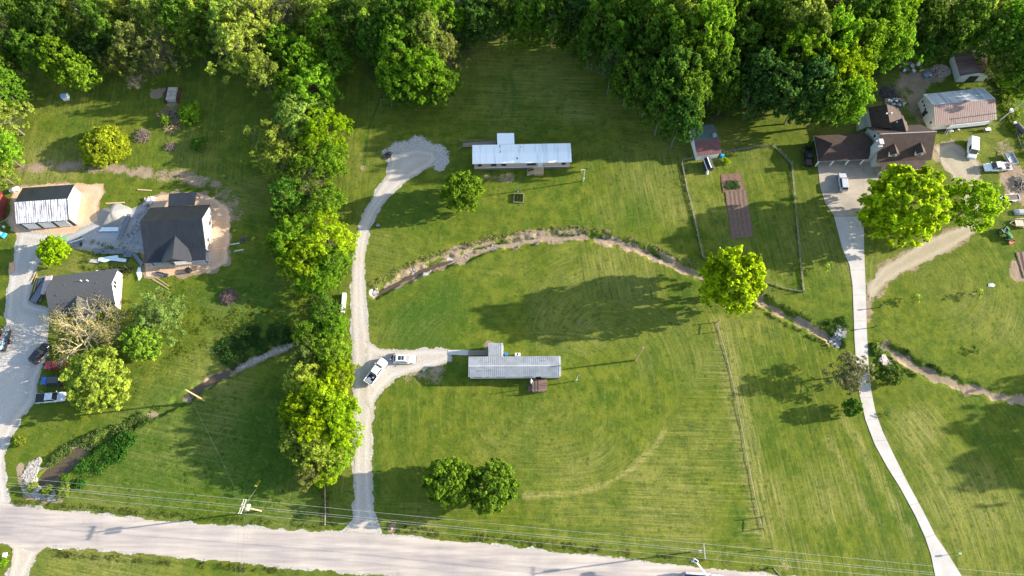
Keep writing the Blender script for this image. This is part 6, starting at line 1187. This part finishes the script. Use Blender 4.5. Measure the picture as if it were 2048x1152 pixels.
o = simple('culvert_rail', 689, 607, 'white concrete culvert wall left of the gravel drive', 'culvert'); MB().box(0, 0, .35, .55, 4.4, .7).build('wall', M('white_concrete', (.60, .56, .52), .85, .1), o, .04); MB().box(-.1, 0, .74, .75, 4.5, .08).build('coping', M('white_concrete', (.6, .56, .52)), o)
o = simple('mailbox', 37, 885, 'white mailbox on a thin post at the lane edge', 'mailbox', 1.1); MB().tube((0, 0, 0), (0, 0, 1.0), .05, .05, 6).build('post', FW, o); MB().box(0, 0, 1.15, .5, .25, .28).build('box', WHT, o, .04)
o = simple('mailbox', 10, 1111, 'large white mailbox in the bottom left corner', 'mailbox', 1.1); MB().tube((0, 0, 0), (0, 0, 1.0), .05, .05, 6).build('post', FW, o); MB().box(0, .1, 1.2, .7, .8, .35).build('box', WHT, o, .05)
o = simple('mailbox', 1919, 1107, 'green-topped mailbox right of the concrete driveway near the road', 'mailbox', 1.1); MB().tube((0, 0, 0), (0, 0, 1.0), .06, .06, 6).build('post', FW, o); MB().box(0, 0, 1.15, .6, .35, .3).build('box', GRNS, o, .04)
o = simple('marker_post', 122, 1098, 'small white marker at the lower road verge', 'marker'); MB().box(0, 0, .35, .3, .15, .7).build('plate', WHT, o); MB().tube((0, 0, 0), (0, .02, .4), .03, .03, 5).build('stake', FW, o)
o = simple('garden_frame', 1037.5, 397, 'square wooden frame of plants on the lawn', 'planter', yaw=-3); mb = MB()
for x, y, a, b in ((0, 1.1, 2.3, .12), (0, -1.1, 2.3, .12), (1.1, 0, .12, 2.08), (-1.1, 0, .12, 2.08)): mb.box(x, y, .2, a, b, .4)
mb.build('frame', FW, o); C = RNG.uniform(-1, 1, (700, 3)); C[:, 2] = .25 + abs(C[:, 2]) * .3; q = link('plants', leaves('frame_plants', C, unit(700, .8), .09), o); q.color = (.06, .11, .02, 1); q['kind'] = 'stuff'
o = simple('clothes_pole', 1036, 383, 'thin metal clothes pole above the square plant frame', 'pole'); MB().tube((0, 0, 0), (0, .1, 2.2), .04, .04, 6).tube((-.5, .1, 2.2), (.5, .1, 2.2), .03, .03, 5).build('bar', STL, o); MB().tube((0, 0, 0), (0, 0, .1), .15, .15, 8).build('footing', CONC, o)
o = simple('swing_frame', 774, 209, 'small pale swing frame on the lawn above the gravel circle', 'swing frame', yaw=-5); MB().tube((-1.3, 0, 2), (1.3, 0, 2), .05, .05, 6).build('top_bar', FW, o)
for x in (-1.3, 1.3):
    for y in (-.8, .8): MB().tube((x, y, 0), (x, 0, 2), .04, .04, 6).build('leg', FW, o)
o = simple('bin', 757, 453, 'small dark bin on the lawn beside the gravel drive bend', 'bin'); MB().tube((0, 0, 0), (0, 0, .6), .38, .42, 12).build('tub', BLKP, o); MB().tube((0, 0, .6), (0, 0, .66), .44, .44, 12).build('lid', SLT, o)
o = simple('boulder', 783, 1057, 'reddish boulder on the verge right of the gravel drive', 'boulder'); MB().box(0, 0, .2, .7, .6, .5, .4, .6).build('stone', M('red_stone', (.30, .17, .12), .9, .3), o, .12); MB().box(.5, .1, .08, .3, .3, .25, .9, .6).build('chip', M('red_stone', (.3, .17, .12)), o)
o = simple('flat_stone', 1982, 571, 'flat grey stone slab on the right lawn', 'slab'); MB().prism([(-.8, -.3), (.5, -.4), (.9, .1), (.4, .5), (-.5, .4)], 0, .14).build('slab', M('flagstone', (.42, .43, .44), .8), o, .03); MB().box(.1, 0, .15, .8, .4, .06).build('top_layer', M('flagstone2', (.48, .48, .48)), o)
o = simple('picnic_table', 1858, 461, 'pale table on the grass below the big lime green tree', 'table', yaw=30); MB().box(0, 0, .74, 1.8, .8, .06).build('table_top', OFF, o)
for s in (-1, 1): MB().box(0, s * .75, .44, 1.8, .28, .05).build('bench_seat', OFF, o); MB().box(s * .6, 0, .37, .1, 1.3, .72).build('leg', WOOD, o)
for x, y, lab in ((1758, 615, 'short dark post at the right edge of the concrete driveway, upper of two'), (1747, 655, 'short dark post at the right edge of the concrete driveway, lower of two')):
    o = simple('bollard', x, y, lab, 'post'); MB().tube((0, 0, 0), (0, 0, 1.3), .1, .1, 8).build('shaft', TRIM, o); MB().box(0, 0, 1.4, .4, .3, .25).build('head', TRIM, o)
o = simple('log', 1953, 589, 'short pale log lying left of the yellow sapling', 'log'); MB().tube((-1.0, 0, .15), (0, .1, .15), .15, .13, 8).build('trunk_piece', FW, o); MB().tube((-1.02, 0, .15), (-1.0, 0, .15), .12, .12, 8).build('cut_end', PINE, o)
# fallen grey trunk lying through the top left woods
o = simple('dead_tree', 225, 80, 'long bare grey trunk leaning through the top left woods', 'dead tree'); mb = MB(); a, b = G(245, 100, 2) - Vector(o.location), G(165, 18, 13) - Vector(o.location)
md = a.lerp(b, .55) + Vector((.3, .4, .2)); mb.path([a, md, b], .42, .16, 8); q = link('trunk', (lambda o_: (o_.data, bpy.data.objects.remove(o_))[0])(mb.build('tmp', BARK)), o); q.color = (.42, .38, .33, 1)
mb = MB()
for k in (.45, .6, .75, .9): s = a.lerp(b, k); d = Vector((random.uniform(-2, 1), random.uniform(-1.5, 2), random.uniform(.5, 2))); mb.path([s, s + d * .6, s + d + Vector((0, 0, .4))], .12, .04, 5)
q = link('branches', (lambda o_: (o_.data, bpy.data.objects.remove(o_))[0])(mb.build('tmp', BARK)), o); q.color = (.42, .38, .33, 1)
for px, py, sc, lab in ((585, 12, 1.0, 'leafless pale branching tree at the top, above the hedgerow'), (300, 120, .5, 'fallen leafless tree along the edge of the top left woods'), (262, 150, .42, 'leafless limb tangle on the lawn edge below the top left woods'), (1040, 22, .9, 'leafless branching tree in the dark woods at the head of the meadow'), (628, 345, .62, 'leafless crown showing in the middle of the hedgerow'), (700, 285, .01, '')):
    if not lab: continue
    p = G(px, py, 6); o = empty('bare_tree', (p.x, p.y, 4.0 if sc > .85 else 2.0), random.random() * 6, lab, 'tree'); o.scale = (sc * .8, sc * .8, sc); q = link('trunk', PROTO['bare'][1], o); q.color = (.22, .18, .13, 1)
labs = {}
for o in SC.objects:
    if o.parent is None and 'label' in o: labs.setdefault(o['label'], []).append(o.name)
for k, v in labs.items():
    if len(v) > 1: print('DUPLICATE LABEL', k, v)
